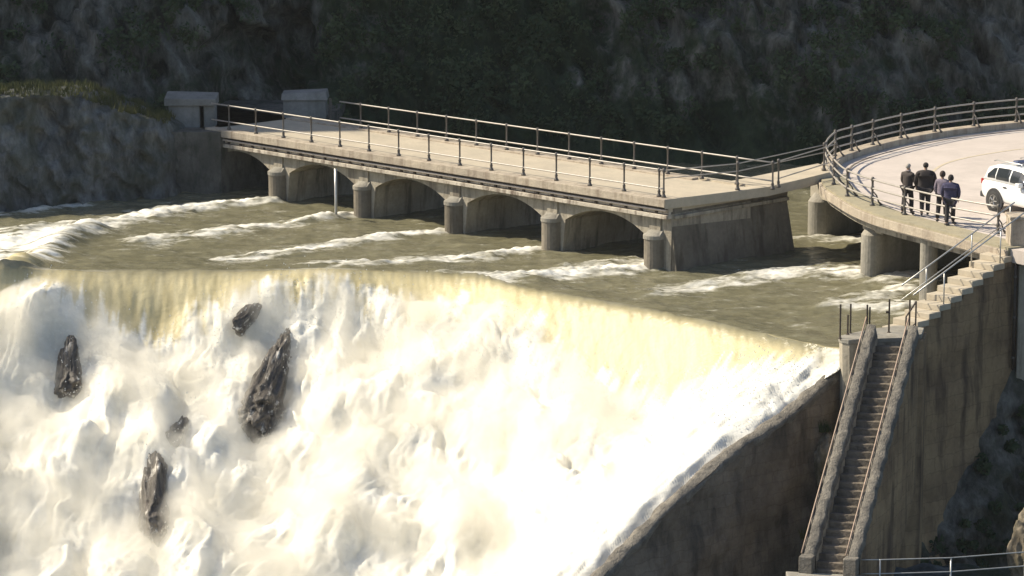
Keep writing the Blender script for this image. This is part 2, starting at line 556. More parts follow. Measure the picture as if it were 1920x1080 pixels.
big3 = fbm(np.stack([FX * .34 + 3, FY * .26, Zb * .26 + 15], 1), 3)
warp = fbm(np.stack([FX * .5, FY * .5, Zb * .5], 1), 2)
pb = np.stack([FX * .48 + .25 * warp, FY * .19 + .24 * warp, Zb * .25], 1)
pf = puffy(pb, 5, .45)
dirr = sstep(-3, 1.5, FU)
FA = FX * (1 - dirr) + (FU - 3.3) * dirr      # across the flow
FL = FY * (1 - dirr) + (FW + 104) * dirr      # along the flow
strk = fbm(np.stack([FA * 3.0, FL * .45, Zb * .4], 1), 3)
strk2 = fbm(np.stack([FA * 6.5, FL * .6, Zb * .6 + 33], 1), 3)
disp = boil * ((1 - .72 * rightness) * (pf * .80 - .28) + (.42 + .22 * sstep(-9, -3, FX)) * big3 * (1 - rightness) + .05 * strk + .028 * strk2 + .025 * (1 - np.abs(strk2)))
disp += (1 - boil) * (.014 * strk + .02 * perlin(np.stack([FX * 5, FY * 1.2, Zb * 1.2], 1)))
disp += .05 * rightness * boil * strk
# mounds where the water strikes hidden rock
for mx, md, r1, r2, h in ((-15.6, 1.9, 1.5, 1.5, .75), (-6.6, .9, 2.3, 1.0, .35), (-.2, 2.6, 1.4, 1.6, .6), (-12.8, 5.5, 1.6, 2.2, .5), (-3.5, 5.0, 2.2, 2.4, .6), (2.0, 7.0, 1.6, 2.0, .35)):
    disp += h * np.exp(-((FX - mx) / r1) ** 2 - ((FD - md) / r2) ** 2)
for mx, md, r1, r2, h in ((-11.9, 2.6, 1.0, 1.2, .6), (-4.9, 3.6, .9, 2.0, .7), (-8.2, 7.0, .8, 2.6, .7)):
    disp -= .8 * h * np.exp(-((FX - mx) / r1) ** 2 - ((FD - md) / r2) ** 2)
nz = .85; ny = -.5
fade = sstep(0, .35, FD)
lim_ = 13.5 + .5 * sstep(-7.8, -6.9, FW)
over_ = np.clip(FU - lim_, 0, .3)
Zb = Zb - .22 * sstep(12.9, 13.5, FU) * sstep(0, .4, FD)
FP = np.stack([FX - over_ * DU[0], FY + ny * disp * fade - over_ * DU[1], Zb + nz * disp * fade], 1)
hole = fbm(np.stack([FX * 1.1, FY * .45, Zb * .45 + 61], 1), 4)
nearlip = np.clip(FD * .9, .15, 1)
foam_f = sstep(-.45, .9, rel - .15 + (.7 * strk + .35 * strk2 + .5 * fbm(np.stack([FX * .9, FY * .4, Zb * .4], 1), 2)) * nearlip) * 1.2 * np.maximum(sstep(.05, .5, FD), sstep(9.0, 12.5, FU)) - .22 * sstep(.15, .75, hole) * boil - .30 * sstep(.15, .8, strk2 + .6 * strk) * boil * (.45 + .55 * rightness)
tan_f = sstep(-.1, .8, FD) * (.85 + .15 * strk)
mask = (FU < lim_ + .16).reshape(len(ds), len(fx))
fall = grid_mesh('waterfall', FP.reshape(len(ds), len(fx), 3), M['water'], mask=mask,
                 attrs={'foam': foam_f, 'tan': np.clip(tan_f, 0, 1)})
tag(fall, 'white water pouring over the curved weir crest and boiling down below it', kind='structure')

# rocks standing in the falls: foot, top, half width at foot and top, how far they stand out
ROCKS = [((-9.25, 103.8, -1.55), (-8.55, 104.75, -.95), .32, .18, .12, 'small streaked rock showing near the crest of the falls'),
         ((-8.45, 100.1, -4.25), (-7.55, 104.3, -1.9), .92, .26, .24, 'long dark diagonal slab, largest rock in the white water'),
         ((-14.55, 101.1, -3.25), (-14.68, 102.75, -1.65), .58, .3, .14, 'dark upright rock in the falling water nearest the left edge'),
         ((-11.1, 94.9, -6.3), (-11.4, 98.2, -4.45), .52, .40, .18, 'tall dark streaked rock lowest down the falls'),
         ((-11.2, 98.4, -4.4), (-10.6, 100.3, -3.85), .34, .2, .1, 'small broken rock just above the lowest streaked rock')]
rock_near = np.zeros(len(FX))
for A_, B_, r0_, r1_, li_, _l in ROCKS:
    A_, B_ = np.array(A_), np.array(B_); ab = B_ - A_
    pos = np.stack([FX, FY, Zb], 1)
    t = np.clip(((pos - A_) @ ab) / (ab @ ab), -.1, 1.1)
    dd_ = np.linalg.norm((pos - A_ - t[:, None] * ab) * np.array([1, .75, .75]), axis=1)
    rock_near = np.maximum(rock_near, np.exp(-(dd_ / (.55 + r0_ * .9)) ** 2))
# spray hanging over the falls
NRW, NCL = len(ds), len(fx)
rs_, cs_ = np.arange(0, NRW, 5), np.arange(0, NCL, 6)
G = FP.reshape(NRW, NCL, 3)[rs_][:, cs_]
bo = (boil * (1 - .75 * rightness)).reshape(NRW, NCL)[rs_][:, cs_]
fu_ = FU.reshape(NRW, NCL)[rs_][:, cs_]
hgt = .05 + bo * (.75 + .45 * fbm(np.stack([G[..., 0].ravel() * .5, G[..., 1].ravel() * .4, G[..., 2].ravel() * .4 + 40], 1), 3).reshape(bo.shape)) * sstep(13.6, 11.0, fu_)
hgt = np.clip(hgt * (1 - .42 * rock_near.reshape(NRW, NCL)[rs_][:, cs_]), .05, None)
TOPM = G + np.stack([hgt * 0, -.45 * hgt, .9 * hgt], 2); BOTM = G + np.array([0, .25, -.6])
inb = fu_ < 13.4
nr_, nc_ = bo.shape
ok = inb[:-1, :-1] & inb[:-1, 1:] & inb[1:, 1:] & inb[1:, :-1]
mm = MB(); mm.v = [tuple(p_) for p_ in TOPM.reshape(-1, 3)] + [tuple(p_) for p_ in BOTM.reshape(-1, 3)]
nn0 = nr_ * nc_
edges_ = {}
for i in range(nr_ - 1):
    for j in range(nc_ - 1):
        if ok[i, j]:
            a, b, c_, d_ = i * nc_ + j, i * nc_ + j + 1, (i + 1) * nc_ + j + 1, (i + 1) * nc_ + j
            mm.f.append((a, b, c_, d_)); mm.f.append((nn0 + d_, nn0 + c_, nn0 + b, nn0 + a))
            for e_ in ((a, b), (b, c_), (c_, d_), (d_, a)):
                k_ = tuple(sorted(e_)); edges_[k_] = None if k_ in edges_ else e_
for e_ in edges_.values():
    if e_: mm.f.append((e_[1], e_[0], nn0 + e_[0], nn0 + e_[1]))
vm = bpy.data.materials.new('spray_mist'); vm.use_nodes = True
nt = vm.node_tree; nt.nodes.remove(nt.nodes['Principled BSDF'])
pv = nt.nodes.new('ShaderNodeVolumePrincipled')
pv.inputs['Color'].default_value = (.95, .925, .86, 1); pv.inputs['Anisotropy'].default_value = .2
dn = noise(nt, .75, 3, .6, (1, .7, .7))
nt.links.new(mth(nt, 'MULTIPLY', ramp(nt, dn, [(.36, 0), (.68, 1)]), MIST), pv.inputs['Density'])
nt.links.new(pv.outputs[0], nt.nodes['Material Output'].inputs['Volume'])
vm.cycles.volume_step_rate = .35
mist = mm.build('spray', vm)
tag(mist, 'white spray hanging over the boiling lower falls', kind='stuff')

# flung droplets
wgt = boil * (FU < 13.2) * sstep(4.5, .5, np.abs(rel - 1)) + 0.35 * rock_near * boil * (FU < 13.2)
pk = rng.choice(len(FX), 6000, p=wgt / wgt.sum())
dm_ = MB()
for i in pk:
    p_ = Vector(FP[i]) + Vector((random.gauss(0, .15), -abs(random.gauss(0, .25)), abs(random.gauss(0, .32)) + .03))
    r_ = random.uniform(.008, .022)
    dm_.add([p_ + Vector((r_, 0, -r_)), p_ + Vector((-r_, r_, -r_)), p_ + Vector((-r_, -r_, -r_)), p_ + Vector((0, 0, r_ * 1.6))], [(0, 1, 2), (0, 3, 1), (1, 3, 2), (2, 3, 0)])
drp = dm_.build('droplets', m_plain('white_droplets', (.9, .88, .82), .4, 0, .05))
tag(drp, 'flung white droplets over the falls', kind='stuff')

# ================================================================== SETTING: hillside, banks, mountain, ground
hx = np.arange(-30, 34, .14)
hs = np.concatenate([np.arange(0, 19, .14), np.arange(19, 70, .8)])
HX = np.repeat(hx[None, :], len(hs), 0).ravel(); HS = np.repeat(hs, len(hx))
foot = lin(HX, [-30, -14, -9, 0, 12, 20, 34], [128, 129.5, 131.5, 132.5, 131.5, 133, 136])
ang = R(62)
n_big = fbm(np.stack([HX * .16, HS * .13, HX * 0 + 2], 1), 3)
rid = 1 - np.abs(fbm(np.stack([HX * .42 + HS * .16, HS * .22, HX * 0 + 8], 1), 4))
crag = fbm(np.stack([HX * 1.1 + HS * .4, HS * .6, HX * 0], 1), 4) + 1.4 * (1 - np.abs(fbm(np.stack([HX * 1.3 + HS * .5, HS * .45, HX * 0 + 21], 1), 3))) - .9
dsp = n_big * 1.3 + (rid - .6) * 1.5 + crag * .42
HY = foot + HS * math.cos(ang); HZ = -1.0 + HS * math.sin(ang)
toe = sstep(0, 3, HS)
HY = HY - dsp * math.sin(ang) * toe; HZ = HZ + dsp * math.cos(ang) * toe
# tunnel mouth where the bridge road enters the rock
hn = fbm(np.stack([HX * .5, HZ * .5, HX * 0 + 50], 1), 3)
tm = sstep(2.3, 1.0, np.abs(HX + 10.6) + hn * .9) * sstep(6.4, 4.2, HZ + hn * .9) * sstep(-1, 1.5, HZ)
HY += 2.6 * tm
M['slope'] = m_rock('vegetated_hill_rock', (.03, .031, .023), (.30, .29, .25), .95, None)
_nt = M['slope'].node_tree; _p = _nt.nodes['Principled BSDF']; _old = _p.inputs['Base Color'].links[0].from_socket
_vg = N(_nt, 'ShaderNodeAttribute', attribute_name='veg').outputs['Fac']
_vf = ramp(_nt, mth(_nt, 'ADD', _vg, mth(_nt, 'SUBTRACT', noise(_nt, 1.1, 8, .7), .5)), [(.38, 0), (.58, 1)])
_gr = mix(_nt, ramp(_nt, noise(_nt, 2.3, 6, .7), [(.35, 0), (.65, 1)]), (.013, .026, .011), (.034, .052, .022))
_nt.links.new(mix(_nt, mth(_nt, 'MULTIPLY', _vf, .92), _old, _gr), _p.inputs['Base Color'])
veg = .30 + .38 * np.exp(-((HX + 1.5) / 7.5) ** 2) + .30 * np.exp(-((HZ - .5) / 2.2) ** 2) + .22 * fbm(np.stack([HX * .25, HS * .3, HX * 0 + 90], 1), 4)
hill = grid_mesh('hillside', np.stack([HX, HY, HZ], 1).reshape(len(hs), len(hx), 3), M['slope'], attrs={'veg': veg})
tag(hill, 'dark shaded rocky hillside rising behind the bridge', kind='structure')

# far bank flat behind the bridge end (road to the tunnel)
MB().prism([(-14.5, 124.6), (-11.6, 124.6), (-7.5, 129.2), (-7.0, 134.5), (-14.5, 134.5)], -1.2, 2.27).build('road', M['shade_stone'])['kind'] = 'structure'

# mountain on the left that throws the hillside into shade
YR = [60, 110, 119, 125, 137.7, 150, 165, 180, 220, 300]
HR = [3, 3, 5, 17.5, 48.3, 78, 115, 138, 150, 90]
mx_ = np.arange(-130, -37.9, 1.0); my_ = np.concatenate([np.arange(60, 105, 3), np.arange(105, 170, .5), np.arange(170, 302, 4)])
MX, MY = np.meshgrid(mx_, my_)
hpk = lin(MY, YR, HR)
cross = np.clip(1 - np.abs(MX + 60) / np.where(MX > -60, 20, 70), 0, 1)
MZ = hpk * cross ** .9 - 1.5 * (cross < .5) + 1.2 * fbm(np.stack([MX.ravel() * .12, MY.ravel() * .12, MX.ravel() * 0], 1), 3).reshape(MX.shape) * (cross < .93)
mountain = grid_mesh('mountain', np.stack([MX, MY, MZ], 2), M['hill'])
tag(mountain, 'steep rocky mountainside left of the river', kind='structure')

# ground far below and around
gx = np.linspace(-600, 600, 61); gy = np.linspace(-300, 900, 61)
GX, GY = np.meshgrid(gx, gy)
GZ = -14 + 0 * GX + 60 * sstep(170, 500, GY)
ground = grid_mesh('ground', np.stack([GX, GY, GZ], 2), M['hill']); ground['kind'] = 'structure'

# left bank
bx = np.arange(-27, -12.9, .1); bs = np.arange(0, 15, .1)
BXg = np.repeat(bx[None, :], len(bs), 0).ravel(); BS = np.repeat(bs, len(bx))
bf = lin(BXg, [-27, -19.7, -16.5, -13.7, -12.9], [117.5, 119.6, 121.4, 123.4, 125.2])
topz = lin(BXg, [-27, -18.5, -17, -15.5, -14, -12.9], [4.4, 4.15, 4.0, 3.3, 2.8, 2.1])
cl = np.clip(BS, 0, topz + 1); over = BS - cl
nb = fbm(np.stack([BXg * .45, BS * .4, BXg * 0 + 4], 1), 4)
rb = 1 - np.abs(fbm(np.stack([BXg * 1.0 + BS * .3, BS * .55, BXg * 0 + 14], 1), 5))
dy = -(nb * .45 + (rb - .6) * .9) * sstep(0, .8, BS)
BYg = bf + cl * .28 + over * .96 + dy * np.where(over > 0, np.exp(-over / .8), 1)
BZg = -1 + cl + np.minimum(over, 1.6) * .12 - np.maximum(over - 1.6, 0) * .45 + .18 * nb * sstep(0, .5, over)
bank = grid_mesh('river_bank', np.stack([BXg, BYg, BZg], 1).reshape(len(bs), len(bx), 3), M['bank'])
tag(bank, 'rocky left bank with grass on top', kind='structure')

# rock slope below the stepped wall, lower right
rw = np.arange(-16, 8, .12); rz = np.arange(-14, 3.2, .12)
RW, RZ = np.meshgrid(rw, rz); RWf, RZf = RW.ravel(), RZ.ravel()
zt = lin(RWf, [-16, -7, -3.1, 1, 8], [-8, -7.2, -6.2, -1.7, 1.5])
nr = fbm(np.stack([RWf * .5, RZf * .5, RWf * 0 + 1], 1), 5)
rr_ = 1 - np.abs(fbm(np.stack([RWf * .8 + RZf * .3, RZf * .6, RWf * 0 + 11], 1), 3))
RU = 14.75 + (zt - RZf) * .34 + (nr * .5 + (rr_ - .6) * .8) * sstep(0, 1.5, zt - RZf + .6)
rx, ry = xy(RU, RWf)
slope = grid_mesh('rock_slope', np.stack([rx, ry, RZf], 1).reshape(len(rz), len(rw), 3), M['slope_rock'], mask=((RZf < zt + .5) & (RWf > -9.5)).reshape(len(rz), len(rw)))
tag(slope, 'dark shaded rock slope below the stepped wall', kind='structure')


# ------------------------------------------------------------------ vegetation helpers
def leaf_cloud(centers, radii, n_each, size, flat=.8):
    """many small leaf faces in clumps; returns MB"""
    mb = MB()
    for (cx, cy, cz), r in zip(centers, radii):
        n = int(n_each * (.6 + .8 * random.random()))
        for _ in range(n):
            v = Vector((random.gauss(0, 1), random.gauss(0, 1), random.gauss(0, 1))).normalized() * r * (random.random() ** .45)
            p = Vector((cx, cy, cz)) + Vector((v.x, v.y, v.z * flat))
            a = Vector((random.gauss(0, 1), random.gauss(0, 1), random.gauss(0, 1))).normalized()
            b = a.orthogonal().normalized()
            s = size * (.6 + .9 * random.random())
            mb.add([p - a * s, p + b * s * .5, p + a * s, p - b * s * .5], [(0, 1, 2, 3)])
    return mb


hp3 = np.stack([HX, HY, HZ], 1)
cand = np.where((HZ > .8) & (HZ < 16) & (HX > -26) & (HX < 28) & (tm < .05))[0]
dens = fbm(np.stack([HX[cand] * .2, HS[cand] * .25, HX[cand] * 0 + 30], 1), 2)
cand = cand[dens + .35 * np.exp(-((HX[cand] + 2) / 7) ** 2) + rng.normal(size=len(cand)) * .25 > .18]
pick = rng.choice(cand, 950, replace=False)
cen, rad = [], []
for i in pick:
    r = random.uniform(.25, .95)
    cen.append((HX[i], HY[i] - .15, HZ[i] + r * .35)); rad.append(r)
lowc = np.where((RZf < zt - .2) & (RZf > -7.5) & (RWf > -8) & (RWf < 2))[0]
for i in rng.choice(lowc, 42, replace=False):
    cen.append((rx[i] + .1, ry[i] - .1, RZf[i])); rad.append(random.uniform(.12, .34))
sc = leaf_cloud(cen, rad, 75, .10).build('scrub', M['scrub'])
tag(sc, 'dark green scrub growing all over the shaded hillside', kind='stuff')
gcand = np.where((over > .0) & (over < 2.6) & (BXg > -26) & (BXg < -13.6))[0]
pick = rng.choice(gcand, 1100)
g = MB()
for i in pick:
    p = Vector((BXg[i] + random.uniform(-.1, .1), BYg[i], BZg[i] - .02))
    for _ in range(9):
        a = random.uniform(0, 6.28); h = random.uniform(.12, .34); w = .02
        o = Vector((random.uniform(-.12, .12), random.uniform(-.12, .12), 0))
        t = Vector((math.cos(a), math.sin(a), 0))
        g.add([p + o - t * w, p + o + t * w, p + o + Vector((random.uniform(-.1, .1), random.uniform(-.1, .1), h))], [(0, 1, 2)])
tag(g.build('grass', M['drygrass']), 'tufted grass on top of the rocky left bank', kind='stuff')

# ================================================================== THE BRIDGE
bridge = empty('arch_bridge', (BX, BY, 2.3), -TH)
tag(bridge, 'low concrete arch bridge on round-nosed piers crossing the river above the weir', 'bridge')
U0, U1 = -24.6, .6
PIERS = [-20.42, -15.37, -10.28, -5.18]
END_P = -.12
# deck slab with the road surface
MB().box(U0, U1 - .004, -.12, 4.15, -.42, -.02).build('deck', M['deck'], bridge)
MB().box(U0, U1, -.36, .14, -.24, .045).build('coping', M['coping'], bridge, bevel=.02)
MB().box(U0, U1 - 2.6, 3.86, 4.4, -.24, .045).build('coping', M['coping'], bridge, bevel=.02)
m = MB()
m.box(U0, U1 - .01, -.20, .0, -.40, -.24)
m.box(U0, U1 + .015, -.27, .0, -.66, -.52)
m.box(U0, U1 - .005, -.14, .0, -.52, -.40)
m.build('cornice', M['cornice'], bridge, bevel=.015)
MB().box(U0, U1 - .012, -.205, -.19, -.335, -.262).build('groove', M['rust'], bridge)
MB().box(U0, U1 - .012, -.16, -.139, -.515, -.498).build('groove', M['rust'], bridge)
m = MB()
for k in range(34):
    u = U0 + .5 + k * .73
    m.box(u, u + .10, -.205, -.14, -.505, -.43)
dh = m.build('drain_hole', M['rust'], bridge); dh['kind'] = 'stuff'
p = MB(); p.tube([(U0, -.24, -.36), (-12, -.245, -.365), (U1 - .05, -.24, -.36)], .035)
p.build('conduit', M['pipe'], bridge)


def arch_wall(w0, w1):
    """spandrel wall with five segmental openings, as one mesh of strips"""
    mb = MB()
    cuts = [-25.3] + PIERS + [END_P]
    us = []
    for a, b in zip(cuts[:-1], cuts[1:]):
        us += list(np.linspace(a, b, 26)[:-1])
    us = sorted(us + [END_P, U1])
    def low(u):
        for a, b in zip(cuts[:-1], cuts[1:]):
            if a <= u <= b:
                c, h = (a + b) / 2, (b - a) / 2 - .47
                t = abs(u - c) / h
                if t < 1:
                    rr = (h * h + .62 ** 2) / (2 * .62)
                    return -1.40 + (math.sqrt(max(rr * rr - (u - c) ** 2, 0)) - (rr - .62))
        return -3.2
    z = [low(u) for u in us]
    n = len(us)
    vs = []
    for i, u in enumerate(us):
        vs += [(u, w0, -.5), (u, w0, z[i]), (u, w1, -.5), (u, w1, z[i])]
    fs = []
    for i in range(n - 1):
        a, b = 4 * i, 4 * i + 4
        fs += [(a, a + 1, b + 1, b), (a + 2, b + 2, b + 3, a + 3), (a + 1, a + 3, b + 3, b + 1), (a, b, b + 2, a + 2)]
    fs += [(0, 2, 3, 1), (4 * n - 4, 4 * n - 3, 4 * n - 1, 4 * n - 2)]
    return mb.add(vs, fs)


arch_wall(0, 4.1).build('arch_barrel', M['concrete'], bridge)


def pier_mb(u, r=.37, w0=-.08, w1=4.3, zt=-1.42, zb=-3.6):
    pts = [(u + r * math.cos(a), w0 + r * math.sin(a)) for a in np.linspace(math.pi, 2 * math.pi, 11)]
    pts += [(u + r * math.cos(a), w1 + r * math.sin(a)) for a in np.linspace(0, math.pi, 11)]
    return MB().prism(pts, zb, zt), pts


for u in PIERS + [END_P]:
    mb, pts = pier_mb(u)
    pr = mb.build('pier', M['shade_pier'], bridge, bevel=.01)
    cap = MB()
    big_ = [(u + (x - u) * 1.06, y + (-.03 if y < -.05 else .03)) for x, y in pts]
    cap.prism(big_, -1.42, -1.29)
    n = len(big_)
    top = [(u + (x - u) * (.9 if y > -.1 else .6), y if y > -.05 else .0 + y * .2) for x, y in pts]
    cap.add([(x, y, -1.29) for x, y in big_] + [(x, y, -1.12) for x, y in top],
            [(i, (i + 1) % n, n + (i + 1) % n, n + i) for i in range(n)] + [tuple(range(n, 2 * n))])
    cap.build('pier_cap', M['concrete_plain'], pr)
    # rib up the spandrel over the pier
    MB().box(u - .26, u + .26, -.07, .0, -1.2, -.66).build('pilaster', M['concrete'], bridge, bevel=.01)

# end block (abutment) of the bridge
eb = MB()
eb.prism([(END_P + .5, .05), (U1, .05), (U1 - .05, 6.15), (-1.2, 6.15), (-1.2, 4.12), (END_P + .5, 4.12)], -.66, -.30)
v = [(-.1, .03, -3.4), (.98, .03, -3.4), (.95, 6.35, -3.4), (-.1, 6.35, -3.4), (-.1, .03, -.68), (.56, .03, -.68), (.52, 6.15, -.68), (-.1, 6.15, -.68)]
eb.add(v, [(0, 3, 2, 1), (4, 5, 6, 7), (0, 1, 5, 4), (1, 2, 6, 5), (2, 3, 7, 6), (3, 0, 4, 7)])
eb.build('end_block', M['shade_pier'], bridge, bevel=.02)
el = MB(); el.box(-.3, .72, .12, 6.05, -.68, -.55)
el.build('end_ledge', M['concrete'], bridge, bevel=.02)

# gangway from the end of the bridge to the viewing platform
gang = empty('gangway', (BX, BY, 2.3), -TH)
tag(gang, 'short concrete gangway joining the bridge end to the curved road platform', 'gangway')
gp = [(.61, -.36), (1.0, 2.6), (1.25, 4.3), (1.15, 6.2), (1.15, 8.3), (-.4, 8.9), (-.6, 4.42), (-2.0, 4.42), (-2.0, 4.16), (.602, 4.15)]
gz = [.05, .05, .06, .12, .24, .24, .06, .05, .05, .05]
MB().prism(gp, [a - .34 for a in gz], gz).build('slab', M['deck'], gang, bevel=.015)

# ------------------------------------------------------------------ railings of the bridge
POST_PROF = [(.085, 0), (.085, .05), (.055, .09), (.045, .16), (.06, .19), (.036, .24), (.03, .55), (.036, .86), (.058, .90), (.058, .98), (.035, 1.02)]


def post_mesh():
    return MB().lathe(POST_PROF, seg=10)


def railing(name, base, path_posts, label, heights, mats=('rail', 'iron'), prof=None, rail_r=.028, rail_path=None, root_loc=(0, 0, 0), rz=0., brace=None, cat='railing', ups=1.0):
    root = empty(name, root_loc, rz)
    tag(root, label, cat)
    for h in heights:
        path = rail_path or path_posts
        MB().tube([(x, y, z + h) for x, y, z in path], rail_r, 8).build('rail', M[mats[0]], root, smooth=True)
    proto = None
    for i, (x, y, z) in enumerate(path_posts):
        if proto is None:
            pm = MB().lathe(prof or POST_PROF, seg=10)
            proto = pm.build('post', M[mats[1]], root, smooth=True); o = proto
        else:
            o = proto.copy(); C.objects.link(o); o.parent = root
        o.location = (x, y, z); o.scale = (1, 1, ups)
        if brace:
            bx_, by_ = brace[i]
            ang_ = math.atan2(by_, bx_)
            bb = BR.copy() if BR.name in C.objects and BR.parent else BR
            if bb is not BR: C.objects.link(bb)
            bb.parent = o; bb.rotation_euler = (0, 0, ang_)
    return root


S = 1.6784
posts = [(-S * k, 0, .045) for k in range(14, -1, -1)] + [(.22, 0, .045)]
railing('bridge_railing', None, posts, 'grey two-bar iron railing along the near waterfall side of the bridge', (.95, .30),
        rail_path=[(-24.6, 0, .045)] + posts, root_loc=(BX, BY, 2.3), rz=-TH)
posts = [(-S * k, 4.025, .045) for k in range(12, -2, -1)]
railing('bridge_railing', None, posts, 'grey two-bar iron railing along the far hillside edge of the bridge', (.95, .30),
        rail_path=[(-21.4, 4.025, .045)] + posts, root_loc=(BX, BY, 2.3), rz=-TH)
posts = [(.95, 3.0, .06), (.78, 7.85, .22)]
railing('gangway_railing', None, posts, 'short iron railing on the near edge of the gangway beside the bridge end', (.93, .66),
        rail_path=[(.22, .05, .05), (.95, 3.0, .06), (.78, 7.85, .22)], root_loc=(BX, BY, 2.3), rz=-TH, rail_r=.02)
posts = [(1.62, 4.4, .07), (1.02, 8.2, .24)]
railing('gangway_railing', None, posts, 'short iron railing on the far edge of the gangway running up to the curved platform', (.93, .32),
        root_loc=(BX, BY, 2.3), rz=-TH, rail_r=.022)

# gauge pole standing in the water under the second arch
gx_, gy_ = -6.68, 118.3
gz_ = MB().tube([(gx_, gy_, -1), (gx_, gy_, 1.75)], .055, 10)
go = empty('gauge_pole', (0, 0, 0))
tag(go, 'thin white water gauge pole standing under the second arch from the left', 'gauge')
gz_.build('pole', M['steel'], go, smooth=True)
# ------------------------------------------------------------------ left end: abutment and gate blocks
ab = empty('abutment', (BX, BY, 2.3), -TH)
tag(ab, 'shaded stone abutment holding the left end of the bridge', 'abutment')
MB().box(-31, -24.62, -.25, 4.6, -3.4, -.03).build('wall', M['shade_stone'], ab, bevel=.03)
MB().box(-26.2, -25.2, -.75, -.26, -3.4, -.35).build('buttress', M['shade_stone'], ab, bevel=.04)
MB().box(-31, -24.62, -.4, -.25, -.35, -.05).build('ledge', M['shade_stone'], ab, bevel=.02)

MB().box(-27.6, -26.9, -1.0, -.26, -3.4, -.2).build('buttress', M['shade_stone'], ab, bevel=.05)
gbk = empty('gate_block', (-12.95, 126.4, 1.3))
tag(gbk, 'pale concrete block with flat cap and slot at the near railing end', 'concrete block')
b = MB(); b.prism([(-.85, -.5), (.4, -.5), (.4, .6), (-.85, .6)], 0, 1.85); b.build('body', M['gate'], gbk, bevel=.03)
b = MB(); b.prism([(.55, -.38), (1.0, -.38), (1.0, .6), (.55, .6)], 0, 1.85); b.build('jamb', M['gate'], gbk, bevel=.03)
b = MB(); b.prism([(-1.0, -.62), (1.08, -.55), (1.08, .7), (-1.0, .7)], 1.85, [2.16, 2.12, 2.25, 2.3]); b.build('cap', M['gate'], gbk, bevel=.03)
gbk2 = empty('gate_block', (-8.45, 129.3, 1.6))
tag(gbk2, 'grey concrete block with a flat lid behind the left end of the far railing', 'concrete block')
b = MB(); b.box(-.95, .8, -.5, .7, 0, 1.4); b.build('body', M['gate'], gbk2, bevel=.03)
b = MB(); b.add([(-1.03, -.6, 1.4), (.88, -.6, 1.4), (.88, .8, 1.4), (-1.03, .8, 1.4), (-1.0, -.5, 1.66), (.82, -.5, 1.74), (.82, .7, 1.74), (-1.0, .7, 1.66)],
               [(0, 3, 2, 1), (4, 5, 6, 7), (0, 1, 5, 4), (1, 2, 6, 5), (2, 3, 7, 6), (3, 0, 4, 7)])
b.build('lid', M['gate'], gbk2, bevel=.02)
b = MB(); b.tube([(.98, -.4, 0), (.98, -.4, 1.45)], .06); b.build('pipe', M['iron'], gbk2)

# ================================================================== CURVED ROAD PLATFORM
EDGE = [(11.12, 112.3), (11.08, 110.47), (11.32, 108.56), (11.66, 106.49), (12.18, 104.61), (12.74, 103.37), (13.6, 101.74), (14.6, 99.82), (15.63, 97.96)]
FAR = [(11.28, 114.2), (11.75, 116.2), (12.5, 117.9), (13.45, 119.5), (14.85, 121.5), (16.5, 123.35), (18.3, 124.85), (20.2, 126.1), (24.5, 128), (32, 130.5), (42, 132)]
plat = empty('road_platform', (14.0, 108.0, 2.3))
tag(plat, 'curved concrete road platform on round piers where people walk beside a parked car', 'platform')
PO = Vector((14.0, 108.0, 2.3))


def rel_(pts):
    return [(x - PO.x, y - PO.y) for x, y in pts]


def smooth_poly(pts, n=6):
    """Catmull-Rom"""
    P_ = [Vector((*p, 0)) for p in pts]
    out = []
    for i in range(len(P_) - 1):
        p0, p1, p2, p3 = P_[max(i - 1, 0)], P_[i], P_[i + 1], P_[min(i + 2, len(P_) - 1)]
        for k in range(n):
            t = k / n
            q_ = .5 * ((2 * p1) + (-p0 + p2) * t + (2 * p0 - 5 * p1 + 4 * p2 - p3) * t * t + (-p0 + 3 * p1 - 3 * p2 + p3) * t ** 3)
            out.append((q_.x, q_.y))
    out.append(tuple(pts[-1]))
    return out


def offset(pts, d):
    out = []
    for i, p in enumerate(pts):
        a, b = pts[max(i - 1, 0)], pts[min(i + 1, len(pts) - 1)]
        tx, ty = b[0] - a[0], b[1] - a[1]; l = math.hypot(tx, ty)
        out.append((p[0] - ty / l * d, p[1] + tx / l * d))
    return out


def strip(pa, pb, z0, z1):
    """solid band between two plan polylines of equal length"""
    mb = MB(); n = len(pa)
    vs = []
    for a, b in zip(pa, pb):
        vs += [(a[0], a[1], z0), (b[0], b[1], z0), (b[0], b[1], z1), (a[0], a[1], z1)]
    fs = []
    for i in range(n - 1):
        a, b = 4 * i, 4 * i + 4
        for k in range(4):
            k2 = (k + 1) % 4
            fs.append((a + k, a + k2, b + k2, b + k))
    fs += [(0, 1, 2, 3), (4 * n - 1, 4 * n - 2, 4 * n - 3, 4 * n - 4)]
    return mb.add(vs, fs)


edge = rel_(smooth_poly(list(reversed(EDGE)) + FAR))        # from near right, round the tip, along the far side
iE = (len(EDGE) - 1) * 6
inner = [(26, 90.5), (42, 92)]
poly = edge + rel_([(42, 92)])
slab_in = offset(edge, -.12)
outer = rel_([(15.63, 97.96)])
# road slab
pl_in = offset(edge, -.10)
MB().prism(list(reversed(pl_in + rel_([(42, 96.0), (17.2, 96.0)]))), -.45, -.03).build('road_slab', M['road'], plat)
